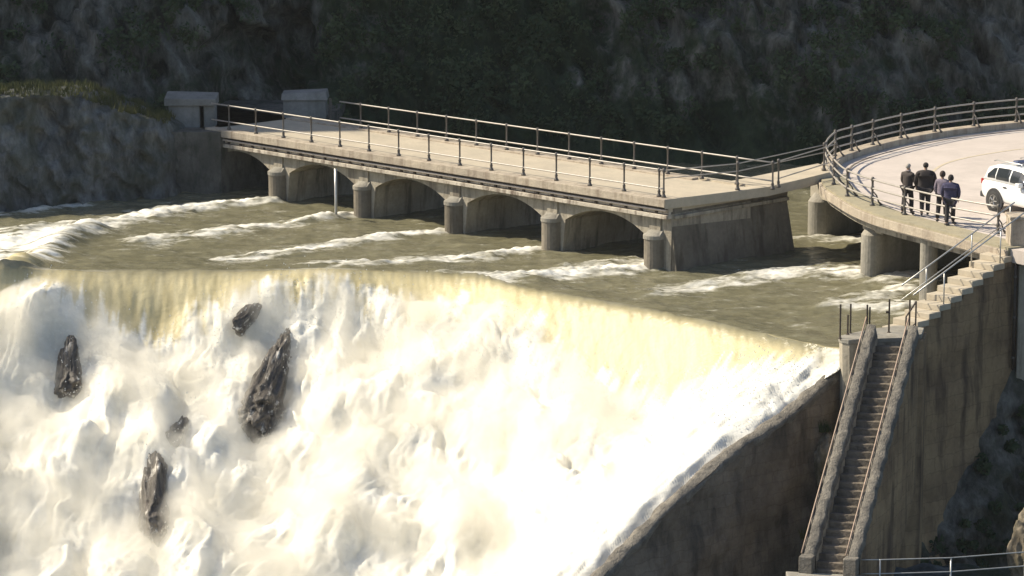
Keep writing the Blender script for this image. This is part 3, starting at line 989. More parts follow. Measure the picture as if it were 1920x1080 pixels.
# walkway strip and lit fascia
near_part = edge[:iE + 4]
strip(near_part, offset(near_part, -.95), -.32, .02).build('walkway', M['walk'], plat)
strip(offset(near_part, .10), offset(near_part, -.12), -.36, -.06).build('fascia', M['coping'], plat, bevel=.015)
strip(offset(near_part, -.16), offset(near_part, -.6), -.62, -.33).build('edge_beam', M['concrete'], plat)
far_part = edge[iE + 2:]
strip(far_part, offset(far_part, -.55), -.5, .22).build('kerb', M['coping'], plat, bevel=.02)
strip(offset(far_part, -.95), offset(far_part, -1.02), -.05, -.018).build('gutter', M['dark_wall'], plat)
strip(offset(far_part, -1.35), offset(far_part, -1.42), -.05, -.022).build('edge_line', M['white_line'], plat)
ln = rel_(smooth_poly([(14.9, 111.5), (15.27, 113.96), (16.3, 116.6), (18.25, 118.9), (20.5, 120.4), (26, 122)]))
strip(ln, offset(ln, -.11), -.05, -.022).build('centre_line', M['yellow'], plat)
# piers of the platform
for (x, y, zt, r, L, capr) in ((11.32, 114.75, .55, .42, 3.5, 1.1), (12.34, 106.4, .75, .40, 4.5, 1.0)):
    pts = [(x - PO.x, y - PO.y)]
    a0 = math.atan2(DW[1], DW[0])
    c0 = Vector((x - PO.x, y - PO.y)); c1 = c0 + Vector(DW) * L
    ring = [(c0.x + r * math.cos(a0 + a), c0.y + r * math.sin(a0 + a)) for a in np.linspace(math.pi / 2, 3 * math.pi / 2, 13)]
    ring += [(c1.x + r * math.cos(a0 + a), c1.y + r * math.sin(a0 + a)) for a in np.linspace(-math.pi / 2, math.pi / 2, 13)]
    pr = MB().prism(ring, -4, -2.3 + zt + .55).build('pier', M['concrete_plain'], plat)
    cap = MB(); n = len(ring)
    zc = -2.3 + zt + .55
    big_ = [((px_ - c0.x) * .985 + c0.x, (py_ - c0.y) * .985 + c0.y) for px_, py_ in ring]
    top = [(px_ + DW[0] * .32, py_ + DW[1] * .32) if k < 13 else (px_, py_) for k, (px_, py_) in enumerate(ring)]
    top = [(c0.x + (a - c0.x) * .9 if k < 13 else a, c0.y + (b - c0.y) * .9 if k < 13 else b) for k, (a, b) in enumerate(top)]
    cap.add([(a, b, zc) for a, b in big_] + [(a, b, zc + .28) for a, b in top],
            [(i, (i + 1) % n, n + (i + 1) % n, n + i) for i in range(n)] + [tuple(range(n, 2 * n))])
    cap.build('pier_cap', M['concrete_plain'], pr)
    # tapered bracket under the slab
    br = MB()
    br.prism([(c0.x + a, c0.y + b) for a, b in ((-.3, .45), (.25, -.75), (2.2, .9), (1.4, 1.9))], zc + .1, -.5)
    br.build('bracket', M['concrete'], plat)
x, y = 13.72, 102.3
MB().lathe([(.29, -4), (.29, -.45)], (x - PO.x, y - PO.y, 0), 18).build('column', M['concrete_plain'], plat, smooth=False)

# railing round the platform
PPOSTS = [(15.69, 100.5), (14.29, 102.3), (13.14, 104.3), (12.27, 106.2), (11.63, 108.2), (11.42, 110.8), (11.42, 113.9), (12.02, 116.4), (12.78, 117.75), (13.75, 119.3), (15.04, 121.1), (16.59, 122.95), (18.34, 124.5), (20.23, 125.75), (23, 127.1), (26, 128.3)]
root = empty('curved_railing', (14.0, 108.0, 2.3))
tag(root, 'three-bar pale railing curving round the edge of the road platform', 'railing')


def pz(i):
    return .02 if i <= 5 else (.12 if i == 6 else .22)


zs = [pz(i) for i in range(len(PPOSTS))]
rp = smooth_poly(PPOSTS, 5)
zz = list(np.interp(np.arange(len(rp)) / 5, np.arange(len(PPOSTS)), zs))
for h in (.90, .60, .29):
    MB().tube([(x - PO.x, y - PO.y, z + h) for (x, y), z in zip(rp, zz)], .032, 8).build('rail', M['rail'], root, smooth=True)
PROF3 = [(.09, 0), (.09, .04), (.05, .08), (.045, .2), (.062, .25), (.062, .33), (.04, .37), (.04, .53), (.06, .57), (.06, .64), (.04, .68), (.04, .82), (.062, .86), (.062, .95), (.03, .99)]
pp = brc = None
for i, (x, y) in enumerate(PPOSTS):
    a, b = PPOSTS[max(i - 1, 0)], PPOSTS[min(i + 1, len(PPOSTS) - 1)]
    inward = math.atan2(-(b[0] - a[0]), (b[1] - a[1]))
    inward = math.atan2(b[0] - a[0], -(b[1] - a[1])) + math.pi
    if pp is None:
        pp = MB().lathe(PROF3, seg=10).build('post', M['iron'], root, smooth=True)
        brc = MB().tube([(.03, 0, .48), (.16, 0, .34), (.24, 0, .12), (.36, 0, .0)], [.02, .025, .03, .05], 7).build('brace', M['iron'], pp, smooth=True)
        o, b_ = pp, brc
    else:
        o = pp.copy(); C.objects.link(o); o.parent = root
        b_ = brc.copy(); C.objects.link(b_); b_.parent = o
    o.location = (x - PO.x, y - PO.y, zs[i])
    o.rotation_euler = (0, 0, math.atan2(b[1] - a[1], b[0] - a[0]) - math.pi / 2)

# ================================================================== LANDING, STEPS, WEIR WALL, STAIRCASE
# training wall of the weir with its rubble rim
RIM = [(-6.3, -.40), (-6.7, -.55), (-7.6, -.95), (-8.95, -1.51), (-12.01, -2.46), (-14.27, -3.49), (-17.11, -4.99), (-21, -7.4)]
tw = empty('weir_wall', (BX, BY, 0), -TH)
tag(tw, 'dark masonry side wall of the weir with a pale rubble rim beside the falling water', 'wall')
ww = np.arange(-21, -5.5, .1); wz = np.linspace(0, 1, 90)
WW, WZ = np.meshgrid(ww, wz)
rimz = np.interp(-WW, [-p[0] for p in RIM], [p[1] for p in RIM])
ZZ = -11 + (rimz - .06 + 11) * WZ
nn_ = fbm(np.stack([WW.ravel() * .8, ZZ.ravel() * .8, WW.ravel() * 0 + 6], 1), 5).reshape(WW.shape)
UU = 13.92 + .10 * nn_ + (rimz - ZZ) * .05
grid_mesh('wall_face', np.stack([UU, WW, ZZ], 2), M['dark_wall'], parent=tw)
nrim = 8
rw_ = np.arange(-21, -5.5, .07)
rimz = np.interp(-rw_, [-p[0] for p in RIM], [p[1] for p in RIM])
prof = [(13.50, -.7), (13.51, -.12), (13.56, .0), (13.68, .03), (13.80, .01), (13.92, -.06), (13.97, -.16), (13.9, -.35)]
PR = np.zeros((len(prof), len(rw_), 3))
for k, (pu, pz_) in enumerate(prof):
    nz_ = fbm(np.stack([rw_ * 1.6, rw_ * 0 + k * .6, rw_ * 0], 1), 4)
    PR[k] = np.stack([pu + .06 * nz_, rw_, rimz + pz_ + .06 * np.roll(nz_, 7)], 1)
grid_mesh('rim', PR, M['rim'], parent=tw)

# landing at the head of the staircase
land = empty('landing', (10.8, 93.4, 0))
tag(land, 'small concrete landing with a rounded corner between the weir and the stepped wall', 'landing')
lp = [(9.93, 93.45), (9.83, 93.15), (9.90, 92.9), (10.10, 92.75), (10.5, 92.85), (10.8, 92.95), (11.75, 93.1), (12.4, 93.6), (12.6, 94.6), (11.9, 95.0), (10.9, 94.4)]
lp = [(x - 10.8, y - 93.4) for x, y in lp]
MB().prism(lp, .30, .44).build('top_slab', M['concrete_plain'], land, bevel=.02)
lp2 = [(x * .97, y * .97) for x, y in lp]
lpb = [(x * .9 + .12, y * .97 + .05) for x, y in lp]
n = len(lp2)
MB().add([(x, y, -6) for x, y in lpb] + [(x, y, .296) for x, y in lp2], [tuple(range(n - 1, -1, -1)), tuple(range(n, 2 * n))] + [(i, (i + 1) % n, n + (i + 1) % n, n + i) for i in range(n)]).build('base', M['concrete'], land)

MB().prism([(x - 10.8, y - 93.4) for x, y in ((11.72, 93.03), (12.46, 93.53), (12.7, 94.65), (12.0, 94.9))], -9, .285).build('side_wall', M['brown_wall'], land, bevel=.03)

# stepped wall going up from the landing to the road platform
st = empty('stepped_wall', (BX, BY, 0), -TH)
tag(st, 'tall brown masonry wall whose top climbs in pale stone steps to the road platform', 'stepped wall')
m = MB(); prof = []
w0 = -4.46
for i in range(13):
    a = w0 + .53 * i; z = .40 + .185 * i
    if z > 2.2: z = 2.22
    prof += [(a, z), (min(a + .53, 2.0), z)]
treads = MB()
for i in range(11):
    a = w0 + .53 * i; z = .40 + .185 * i
    j = random.uniform(-.02, .02)
    treads.box(13.62 + j, 14.60 + j, a, a + .56 if i < 10 else 2.4, z - .187, z)
treads.build('steps', M['deck'], st, bevel=.015)
zs_ = np.linspace(0, 1, 70); wv = np.arange(-5.6, 6.01, .09)
Wg, Zg = np.meshgrid(wv, zs_)
tz = np.where(Wg < w0, .28, np.minimum(.40 + .185 * np.floor((Wg - w0) / .53), 2.25) - .19)
Zv = -9 + (tz + 9) * Zg
nn_ = fbm(np.stack([Wg.ravel() * .7, Zv.ravel() * .7, Wg.ravel() * 0 + 16], 1), 5).reshape(Wg.shape)
grid_mesh('wall_face', np.stack([14.58 + .07 * nn_ + (tz - Zv) * .035, Wg, Zv], 2), M['brown_wall'], parent=st)
core = MB()
for i in range(11):
    a = w0 + .53 * i; z = .40 + .185 * i
    core.box(13.66, 14.40, a, a + .53, -3, z - .19)
core.box(13.66, 14.45, -5.6, w0, -3, .25)
core.build('wall_core', M['concrete'], st)

# handrails of the steps
for uu, hw0, hw1, lab in ((13.74, -3.7, 1.9, 'galvanised handrail on the water side of the pale stone steps'), (14.52, -4.1, 1.6, 'galvanised handrail on the outer brown wall side of the pale stone steps')):
    root = empty('handrail', (BX, BY, 0), -TH)
    tag(root, lab, 'handrail')
    zf = lambda w: .40 + .185 / .53 * (w - w0 - .1)
    MB().tube([(uu, w, zf(w) + .95) for w in (hw0, (hw0 + hw1) / 2, hw1)], .024, 8).build('rail', M['steel'], root, smooth=True)
    if uu < 14: MB().tube([(uu, w, zf(w) + .5) for w in (hw0, (hw0 + hw1) / 2, hw1)], .016, 8).build('rail', M['steel'], root, smooth=True)
    for w in ((-2.5, -.25, 1.7) if uu < 14 else (-2.6, .2, 1.5)):
        MB().tube([(uu, w, zf(w) - .1), (uu, w, zf(w) + .95)], .022, 8).build('post', M['steel'], root, smooth=True)

# staircase down from the landing
SA = Vector((10.72, 92.72, .44)); SB = Vector((8.36, 86.5, -4.95))
SD = (SB - SA)
run = Vector((SD.x, SD.y, 0)); rl = run.length; run.normalize()
side = Vector((-run.y, run.x, 0))                                   # towards the right in the picture
if side.x < 0: side = -side
stair = empty('staircase', SA, 0)
tag(stair, 'narrow concrete staircase between two parapets dropping from the landing', 'staircase')
NS = 30
sm = MB()
vs, fs = [], []
for i in range(NS):
    a = run * (rl * i / NS); b = run * (rl * (i + 1) / NS)
    z1 = SD.z * i / NS - .12; z0 = SD.z * (i + 1) / NS - .12
    k = len(vs)
    for p_, zt_, zb_ in ((a, z1, z1 - 1.2), (b, z1, z1 - 1.2)):
        for s_ in (.02, 1.22):
            q_ = p_ + side * s_
            vs += [(q_.x, q_.y, zt_), (q_.x, q_.y, zb_)]
    fs += [(k, k + 4, k + 6, k + 2), (k + 1, k + 3, k + 7, k + 5), (k, k + 2, k + 3, k + 1), (k + 4, k + 5, k + 7, k + 6), (k, k + 1, k + 5, k + 4), (k + 2, k + 6, k + 7, k + 3)]
sm.add(vs, fs).build('steps', M['dark_wall'], stair)
for s0, s1, nm in ((-.13, .22, 0), (1.16, 1.50, 1)):
    rows = []
    tt = np.linspace(0, 1, 60)
    prof = [(s0, -4.5), (s0, .42), (s0 + .03, .47), ((s0 + s1) / 2, .49), (s1 - .03, .47), (s1, .42), (s1 + .02, .22), (s1 + .02, -4.5)]
    P_ = np.zeros((len(prof), len(tt), 3))
    for k, (s_, h_) in enumerate(prof):
        for j, t in enumerate(tt):
            base = run * (rl * t) + side * s_
            jn = .025 * math.sin(t * 71 + k) + .02 * math.sin(t * 173 + 2 * k)
            P_[k, j] = (base.x + (jn if k < 7 else 0), base.y, SD.z * t + h_ + (jn if 0 < k < 7 else 0) + (.06 if nm else 0))
    grid_mesh('parapet', P_[:7], M['rim'], parent=stair)
    grid_mesh('parapet_side', P_[6:], M['brown_wall'] if nm else M['concrete'], parent=stair)
    # old pipe handrail along the outer edge
    pts = [run * (rl * t) + side * (s0 - .03) + Vector((0, 0, SD.z * t + .50 + (.06 if nm else 0))) for t in np.linspace(-.03, 1, 12)]
    MB().tube(pts, .024, 7).build('handrail', M['brass'], stair, smooth=True)
    e_ = run * rl
    q0, q1 = e_ + side * (s0 - .02), e_ + side * (s1 + .03)
    MB().prism([(q0.x, q0.y), (q0.x + run.x * .35, q0.y + run.y * .35), (q1.x + run.x * .35, q1.y + run.y * .35), (q1.x, q1.y)], SD.z - 1.5, SD.z + .5 + (.06 if nm else 0)).build('newel', M['rim'], stair, bevel=.03)

# brown side wall under the staircase (outer face)
# foot landing and thin railing at the bottom
fl = empty('foot_landing', (SB.x, SB.y, 0))
tag(fl, 'pale concrete slab at the foot of the staircase', 'landing')
MB().prism([(-.6, -.1), (1.6, -.55), (1.6, -3), (-.6, -3)], SB.z - 2.2, SB.z + .02).build('slab', M['concrete_plain'], fl, bevel=.02)
bp = [(9.4, 86.3), (10.4, 86.2), (12.42, 86.3), (14.6, 86.8), (17, 87.6)]
root = empty('wire_railing', (0, 0, 0))
tag(root, 'thin two-wire railing along the bottom edge beside the staircase foot', 'railing')
for h, e in ((-4.57, 5), (-4.98, 5)):
    MB().tube([(x, y, h + .03 * k) for k, (x, y) in enumerate(bp[:e])], .018, 6).build('rail', M['steel'], root, smooth=True)
for x, y in bp[:4]:
    MB().tube([(x, y, -6.2), (x, y, -4.53)], .025, 6).build('post', M['steel'], root, smooth=True)

# guard posts on the landing
GP = [(9.86, 92.98, 1.05, 'bare dark iron post at the rounded weir corner of the landing'),
      (10.15, 93.55, .62, 'short stub of an iron post, lowest on the landing'),
      (10.25, 93.75, .92, 'thin dark iron post at the back left of the landing'),
      (10.66, 92.95, 1.05, 'dark iron post at the head of the left stair parapet'),
      (11.43, 93.85, 1.04, 'tall rusty post with a side knob at the back of the landing'),
      (12.1, 94.25, .95, 'slim iron post against the lowest stone step')]
for i, (x, y, h, lab) in enumerate(GP):
    o = empty('guard_post', (x, y, .43)); tag(o, lab, 'post', 'bare iron posts on the landing')
    MB().tube([(0, 0, 0), (0, 0, h)], .028, 8).build('shaft', M['rust'], o)
    MB().lathe([(.06, 0), (.06, .02), (.03, .04)], seg=10).build('foot_plate', M['rust'], o)
    if i == 4:
        MB().tube([(-.1, 0, h * .62), (0, 0, h * .62)], .04, 8).build('knob', M['rust'], o)
o = empty('guard_post', (10.74, 92.95, .43)); tag(o, 'second post of the close pair at the head of the left stair parapet', 'post', 'bare iron posts on the landing')
MB().tube([(0, 0, 0), (0, 0, .98)], .024, 8).build('shaft', M['rust'], o)
MB().lathe([(.055, 0), (.055, .02), (.03, .04)], seg=10).build('foot_plate', M['rust'], o)
o = empty('hand_hoop', (11.83, 92.95, .43)); tag(o, 'small sloping iron hoop rail at the head of the right stair parapet', 'handrail')
MB().tube([(0, 0, 0), (0, 0, .68), (.22, .5, .82), (.42, 1.0, .95)], .026, 8).build('hoop', M['rust'], o)
MB().tube([(.42, 1.0, .0), (.42, 1.0, .95)], .026, 8).build('leg', M['rust'], o)
MB().tube([(0, 0, .22), (.42, 1.0, .28)], .018, 8).build('bar', M['rust'], o)

# pillar and grey wall at the right edge
o = empty('concrete_pillar', (15.75, 98.3, 0)); tag(o, 'pale concrete pillar at the top of the stone steps in front of the car', 'pillar')
MB().box(0, 1.3, 0, 1.0, 1.9, 3.15).build('shaft', M['coping'], o, bevel=.02)
MB().box(-.04, 1.34, -.04, 1.04, 3.15, 3.25).build('cap', M['coping'], o, bevel=.02)
o = empty('retaining_wall', (15.98, 97.85, 0)); tag(o, 'grey retaining wall at the right edge below the concrete pillar', 'wall')
MB().box(0, 4, 0, 2.0, -6, 1.78).build('wall', M['concrete'], o, bevel=.03)
MB().box(.05, 4.1, -.12, 2.0, 1.78, 1.89).build('coping', M['coping'], o, bevel=.02)
o = empty('drain_pipe', (15.86, 97.78, 0)); tag(o, 'dark vertical drain pipe beside the grey retaining wall', 'pipe')
MB().tube([(0, 0, -1.55), (0, 0, 1.8)], .05, 10).build('tube', M['rust'], o, smooth=True)
for z in (-1.2, .1, 1.4): MB().lathe([(.065, z), (.065, z + .06)], seg=10).build('bracket', M['iron'], o)


# ================================================================== ROCKS
def boulder(name, loc, size, label, mat, seed, rot=(0, 0, 0), cat='rock', group=None, amp=.35):
    bm = bmesh.new(); bmesh.ops.create_icosphere(bm, subdivisions=5, radius=1)
    V = np.array([v.co[:] for v in bm.verts])
    n1 = fbm(V * 1.1 + seed, 4); n2 = 1 - np.abs(fbm(V * 1.7 + seed * 2, 3))
    V = V * (1 + amp * n1 + amp * .6 * (n2 - .6))[:, None] * np.array(size)[None, :]
    for v, c in zip(bm.verts, V): v.co = c
    me = bpy.data.meshes.new(name); bm.to_mesh(me); bm.free(); me.shade_smooth(); me.materials.append(mat)
    o = bpy.data.objects.new(name, me); C.objects.link(o); o.location = loc; o.rotation_euler = rot
    return tag(o, label, cat, group)


def on_fall(x, d):
    y = float(np.interp(x, fx, fyc)) - d
    return Vector((x, y, -float(drop_fn(np.array([x]), np.array([y]), np.array([d]))[0])))


def slab_rock(A, B, r0, r1, lift, label, seed):
    A, B = Vector(A), Vector(B); ax = B - A; L = ax.length
    bm = bmesh.new(); bmesh.ops.create_icosphere(bm, subdivisions=5, radius=1)
    V = np.array([v.co[:] for v in bm.verts])
    cellv = rng.normal(size=(26, 3)); cellv /= np.linalg.norm(cellv, axis=1)[:, None]
    facet = np.min(.80 / np.clip(V @ cellv.T, .05, None), axis=1)         # planar facets
    W_ = V * np.array([r0, r0, L * .5]); n1 = fbm(W_ * 1.5 + seed, 4); n2 = fbm(W_ * 4.5 + seed, 3)
    V = V * np.minimum(facet, 1.1)[:, None] * (1 + .34 * n1 + .12 * n2)[:, None]
    V[:, 2] = np.sign(V[:, 2]) * np.abs(V[:, 2]) ** np.where(V[:, 2] < 0, .5, .6)
    t = np.clip((V[:, 2] + 1) / 2, 0, 1); rad = r0 + (r1 - r0) * t
    V = np.stack([V[:, 0] * rad, V[:, 1] * (rad * .8 + .15), V[:, 2] * L * .56], 1)
    for v, c in zip(bm.verts, V): v.co = c
    me = bpy.data.meshes.new('wet_boulder'); bm.to_mesh(me); bm.free(); me.shade_smooth(); me.materials.append(M['wetrock'])
    o = bpy.data.objects.new('wet_boulder', me); C.objects.link(o)
    o.location = (A + B) / 2 + Vector((0, -.5, .85)) * lift * .7
    o.rotation_euler = ax.to_track_quat('Z', 'Y').to_euler()
    return tag(o, label, 'rock', 'dark rocks in the falls')


for k, a_ in enumerate(ROCKS):
    slab_rock(*a_, 3.7 * k + 2)
px, py = xy(14.3, -7.75)
boulder('outcrop', (px, py, -3.2), (.4, .35, .75), 'knobbly pale outcrop on the dark weir wall beside the staircase', M['palerock'], 21.0)
boulder('boulder', (14.95, 88.3, -4.95), (.55, .5, 1.25), 'sunlit pale boulder at the right edge above the thin railing', M['palerock'], 33.0)

lx, ly = np.meshgrid(np.arange(8.5, 24, .2), np.arange(80, 93, .2))
lz = -6.5 + .35 * fbm(np.stack([lx.ravel() * .5, ly.ravel() * .5, lx.ravel() * 0 + 3], 1), 4).reshape(lx.shape)
grid_mesh('rock_ledge', np.stack([lx, ly, lz], 2), M['hill'])['kind'] = 'structure'
# plants on the wall beside the staircase
for k, (u, w, z, lab) in enumerate(((14.15, -7.7, -2.3, 'small green plant rooted above the pale outcrop'), (14.6, -9.0, -5.3, 'dry grassy plant at the foot of the left stair parapet'))):
    x, y = xy(u, w)
    o = empty('wall_plant', (x, y, z)); tag(o, lab, 'plant', 'plants on the weir wall')
    mb = MB()
    for _ in range(60):
        a = random.uniform(0, 6.28); h = random.uniform(.15, .45); t = Vector((math.cos(a), math.sin(a), 0))
        q_ = Vector((random.uniform(-.18, .18), random.uniform(-.15, .15), 0)); tip = q_ + t * h * .5 + Vector((0, 0, h))
        s_ = Vector((-t.y, t.x, 0)) * .022
        mb.add([q_ - s_, q_ + s_, tip], [(0, 1, 2)])
    mb.build('leaves', M['drygrass'] if k else M['scrub'], o)


# ================================================================== CAR
def m_paint(name, col, rough=.25, coat=.6):
    m_, nt, p_ = nodes(name)
    nt.links.new(mix(nt, .12, col, ramp(nt, noise(nt, 5, 4), [(.3, .7), (.7, 1.)]), 'MULTIPLY'), p_.inputs['Base Color'])
    p_.inputs['Roughness'].default_value = rough; p_.inputs['Coat Weight'].default_value = coat
    return m_


M['paint'] = m_paint('white_car_paint', (.80, .80, .78))
M['glass'] = m_paint('dark_car_glass', (.03, .035, .04), .08, .3)
M['rubber'] = m_plain('tyre_rubber', (.03, .03, .03), .85)
M['alloy'] = m_plain('alloy_rim', (.55, .55, .54), .3, .7, .15)
M['trim'] = m_plain('black_trim', (.035, .035, .038), .6)
M['lamp_red'] = m_paint('red_lens', (.35, .02, .02), .15)
M['lamp_clear'] = m_paint('clear_lens', (.7, .7, .7), .1)
M['blue'] = m_paint('blue_roof_bar', (.10, .12, .2), .3)

hd = Vector((.50, -.866, 0))
car = empty('parked_car', (16.09 - hd.x * -0.0, 105.26, 2.29), 0)
# local frame: x forward from rear axle, y left, z up ; near side (towards the camera) is the right-hand side
car_yaw = math.atan2(hd.y, hd.x)
car.rotation_euler = (0, 0, car_yaw)
rside = Vector((math.sin(car_yaw), -math.cos(car_yaw), 0))       # right of heading
car.location = Vector((16.36, 105.35, 2.275)) - rside * .80
tag(car, 'white sport utility car parked on the road platform at the right edge', 'car')
# which side faces the camera decides nothing: the car is symmetric
stations = [  # x, half width bottom, half width belt, z bottom, z belt(top of lower body)
    (-.92, .62, .66, .48, .86), (-.86, .76, .78, .38, 1.00), (-.6, .83, .85, .30, 1.04), (0, .86, .88, .28, 1.03), (.8, .86, .89, .26, 1.01), (1.6, .86, .89, .26, .99),
    (2.2, .86, .88, .27, .97), (2.75, .85, .86, .28, .93), (3.1, .82, .82, .30, .86), (3.34, .70, .72, .36, .78), (3.42, .55, .6, .45, .68)]
rings = []
for x, wb, wt, zb, zt in stations:
    h = zt - zb
    half = [(wb * .6, zb), (wb * .93, zb + .03), (wb, zb + h * .18), (wt * 1.015, zb + h * .5), (wt, zb + h * .82), (wt * .94, zt - .02), (wt * .6, zt + .02)]
    rings.append([(x, y, z) for y, z in half] + [(x, -y, z) for y, z in reversed(half)])
mb = MB(); n = len(rings[0]); vs = [p_ for r_ in rings for p_ in r_]
fs = [(i * n + k, i * n + (k + 1) % n, (i + 1) * n + (k + 1) % n, (i + 1) * n + k) for i in range(len(rings) - 1) for k in range(n)]
fs += [tuple(range(n)), tuple((len(rings) - 1) * n + k for k in range(n - 1, -1, -1))]
body = mb.add(vs, fs).build('body', M['paint'], car, smooth=True)
sub = body.modifiers.new('sub', 'SUBSURF'); sub.levels = 1; sub.render_levels = 2
# cabin
cab = [(-.80, .74, .68, 1.0, 1.10), (-.62, .78, .66, 1.0, 1.46), (-.2, .79, .64, 1.0, 1.58), (.5, .80, .63, 1.0, 1.61), (1.2, .79, .60, .98, 1.57), (1.75, .77, .60, .96, 1.24), (2.15, .74, .68, .93, 1.0)]
rings = []
for x, wb, wt, zb, zt in cab:
    half = [(wb, zb), (wb * .985, zb + (zt - zb) * .35), (wt + (wb - wt) * .18, zb + (zt - zb) * .8), (wt * .93, zt - .03 * (zt - zb > .2)), (wt * .55, zt)]
    rings.append([(x, y, z) for y, z in half] + [(x, -y, z) for y, z in reversed(half)])
mb = MB(); n = len(rings[0]); vs = [p_ for r_ in rings for p_ in r_]
fs = [(i * n + k, i * n + (k + 1) % n, (i + 1) * n + (k + 1) % n, (i + 1) * n + k) for i in range(len(rings) - 1) for k in range(n)]
fs += [tuple(range(n)), tuple((len(rings) - 1) * n + k for k in range(n - 1, -1, -1))]
cabin = mb.add(vs, fs).build('cabin', M['paint'], car, smooth=True)


def side_pt(x, f, s):
    """point on the cabin side at length x, height fraction f"""
    xs = [c[0] for c in cab]
    wb, wt, zb, zt = (float(np.interp(x, xs, [c[k] for c in cab])) for k in (1, 2, 3, 4))
    ys = [wb, wb * .985, wt + (wb - wt) * .18]; fz = [0, .35, .8]
    return (x, s * (float(np.interp(f, fz, ys)) + .018), zb + (zt - zb) * f)


for s in (-1, 1):
    for xa, xb, flo, fhi in ((-.52, -.12, .18, .76), (-.05, .62, .13, .79), (.70, 1.58, .12, .79)):
        rows = []
        for i in range(9):
            x = xa + (xb - xa) * i / 8
            xs = [c[0] for c in cab]
            top = fhi
            if xa < -.3: top = min(fhi, .45 + (x + .52) * 1.3)
            if xb > 1.2: top = min(fhi, .79 - max(0, x - 1.1) * .25)
            rows.append([side_pt(x, flo + (top - flo) * j / 4, s) for j in range(5)])
        mbw = MB(); n_ = 5
        vs = [p_ for r_ in rows for p_ in r_]; nn_ = len(vs)
        vs += [(p_[0], p_[1] - s * .03, p_[2]) for p_ in vs]
        fs = []
        for i in range(8):
            for j in range(4):
                a_ = i * n_ + j; q4 = (a_, a_ + 1, a_ + n_ + 1, a_ + n_)
                fs += [q4, tuple(nn_ + t_ for t_ in reversed(q4))]
        ring_ = [i * n_ for i in range(9)] + [8 * n_ + j for j in range(1, 5)] + [i * n_ + 4 for i in range(7, -1, -1)] + [j for j in range(3, 0, -1)]
        for k_ in range(len(ring_)):
            c_, d_ = ring_[k_], ring_[(k_ + 1) % len(ring_)]
            fs.append((c_, d_, nn_ + d_, nn_ + c_))
        mbw.add(vs, fs).build('side_window', M['glass'], car)
    mi = MB(); mi.add([(1.35 + .11 * a, s * (.95 + .10 * b), 1.06 + .075 * c) for a in (-1, 1) for b in (-1, 1) for c in (-1, 1)], [(0, 1, 3, 2), (4, 6, 7, 5), (0, 4, 5, 1), (2, 3, 7, 6), (0, 2, 6, 4), (1, 5, 7, 3)])
    mo = mi.build('door_mirror', M['paint'], car, bevel=.03)
    MB().box(1.32, 1.42, min(s * .84, s * .93), max(s * .84, s * .93), .98, 1.02).build('mirror_arm', M['trim'], mo)
    MB().box(.45, .62, min(s * .885, s * .91), max(s * .885, s * .91), .86, .90).build('door_handle', M['trim'], car)
    MB().tube([(-.45, s * .56, 1.64), (-.3, s * .56, 1.68), (1.0, s * .56, 1.69), (1.15, s * .56, 1.64)], .022, 7).build('roof_rail', M['alloy'], car, smooth=True)
    MB().box(-.93, -.80, min(s * .60, s * .74), max(s * .60, s * .74), .82, 1.0).build('tail_lamp', M['lamp_red'], car, bevel=.02)
    MB().box(3.05, 3.33, min(s * .52, s * .78), max(s * .52, s * .78), .68, .80).build('headlight', M['lamp_clear'], car, bevel=.02)
    for x in (0, 2.6):
        # dark arch, tyre and rim
        arch = MB(); vs = []
        arch.lathe([(.43, 0), (.43, .03), (.34, .035)], seg=24)
        ao = arch.build('wheel_arch', M['trim'], car); ao.rotation_euler = (R(90) * -s, 0, 0); ao.location = (x, s * .875, .36)
        wh = MB(); wh.lathe([(.20, -.11), (.31, -.11), (.345, -.08), (.345, .08), (.31, .11), (.20, .11)], seg=28)
        wo = wh.build('wheel', M['rubber'], car, smooth=True); wo.rotation_euler = (R(90) * -s, 0, 0); wo.location = (x, s * .82, .35)
        rm = MB(); rm.lathe([(.215, .085), (.215, .115), (.18, .10)], seg=24)
        for k in range(5):
            a = 2 * math.pi * k / 5
            rm.tube([(.03 * math.cos(a), .03 * math.sin(a), .112), (.19 * math.cos(a), .19 * math.sin(a), .112)], .022, 6)
        rm.build('rim', M['alloy'], wo)
MB().add([(1.30, -.56, 1.545), (1.30, .56, 1.545), (2.0, .63, 1.10), (2.0, -.63, 1.10), (1.28, -.56, 1.50), (1.28, .56, 1.50), (1.98, .63, 1.06), (1.98, -.63, 1.06)],
         [(0, 3, 2, 1), (4, 5, 6, 7), (0, 1, 5, 4), (1, 2, 6, 5), (2, 3, 7, 6), (3, 0, 4, 7)]).build('windscreen', M['glass'], car)
MB().add([(-.80, -.56, 1.18), (-.80, .56, 1.18), (-.66, .54, 1.42), (-.66, -.54, 1.42), (-.72, -.56, 1.18), (-.72, .56, 1.18), (-.6, .54, 1.42), (-.6, -.54, 1.42)],
         [(0, 3, 2, 1), (4, 5, 6, 7), (0, 1, 5, 4), (1, 2, 6, 5), (2, 3, 7, 6), (3, 0, 4, 7)]).build('rear_window', M['glass'], car)
MB().box(-1.0, -.80, -.72, .72, .36, .56).build('bumper', M['trim'], car, bevel=.04)
MB().box(3.2, 3.46, -.6, .6, .36, .52).build('bumper', M['trim'], car, bevel=.04)
MB().box(-.96, -.92, -.26, .26, .66, .78).build('number_plate', M['paint'], car)
MB().box(.45, .72, -.5, .5, 1.66, 1.76).build('roof_bar', M['blue'], car, bevel=.03)


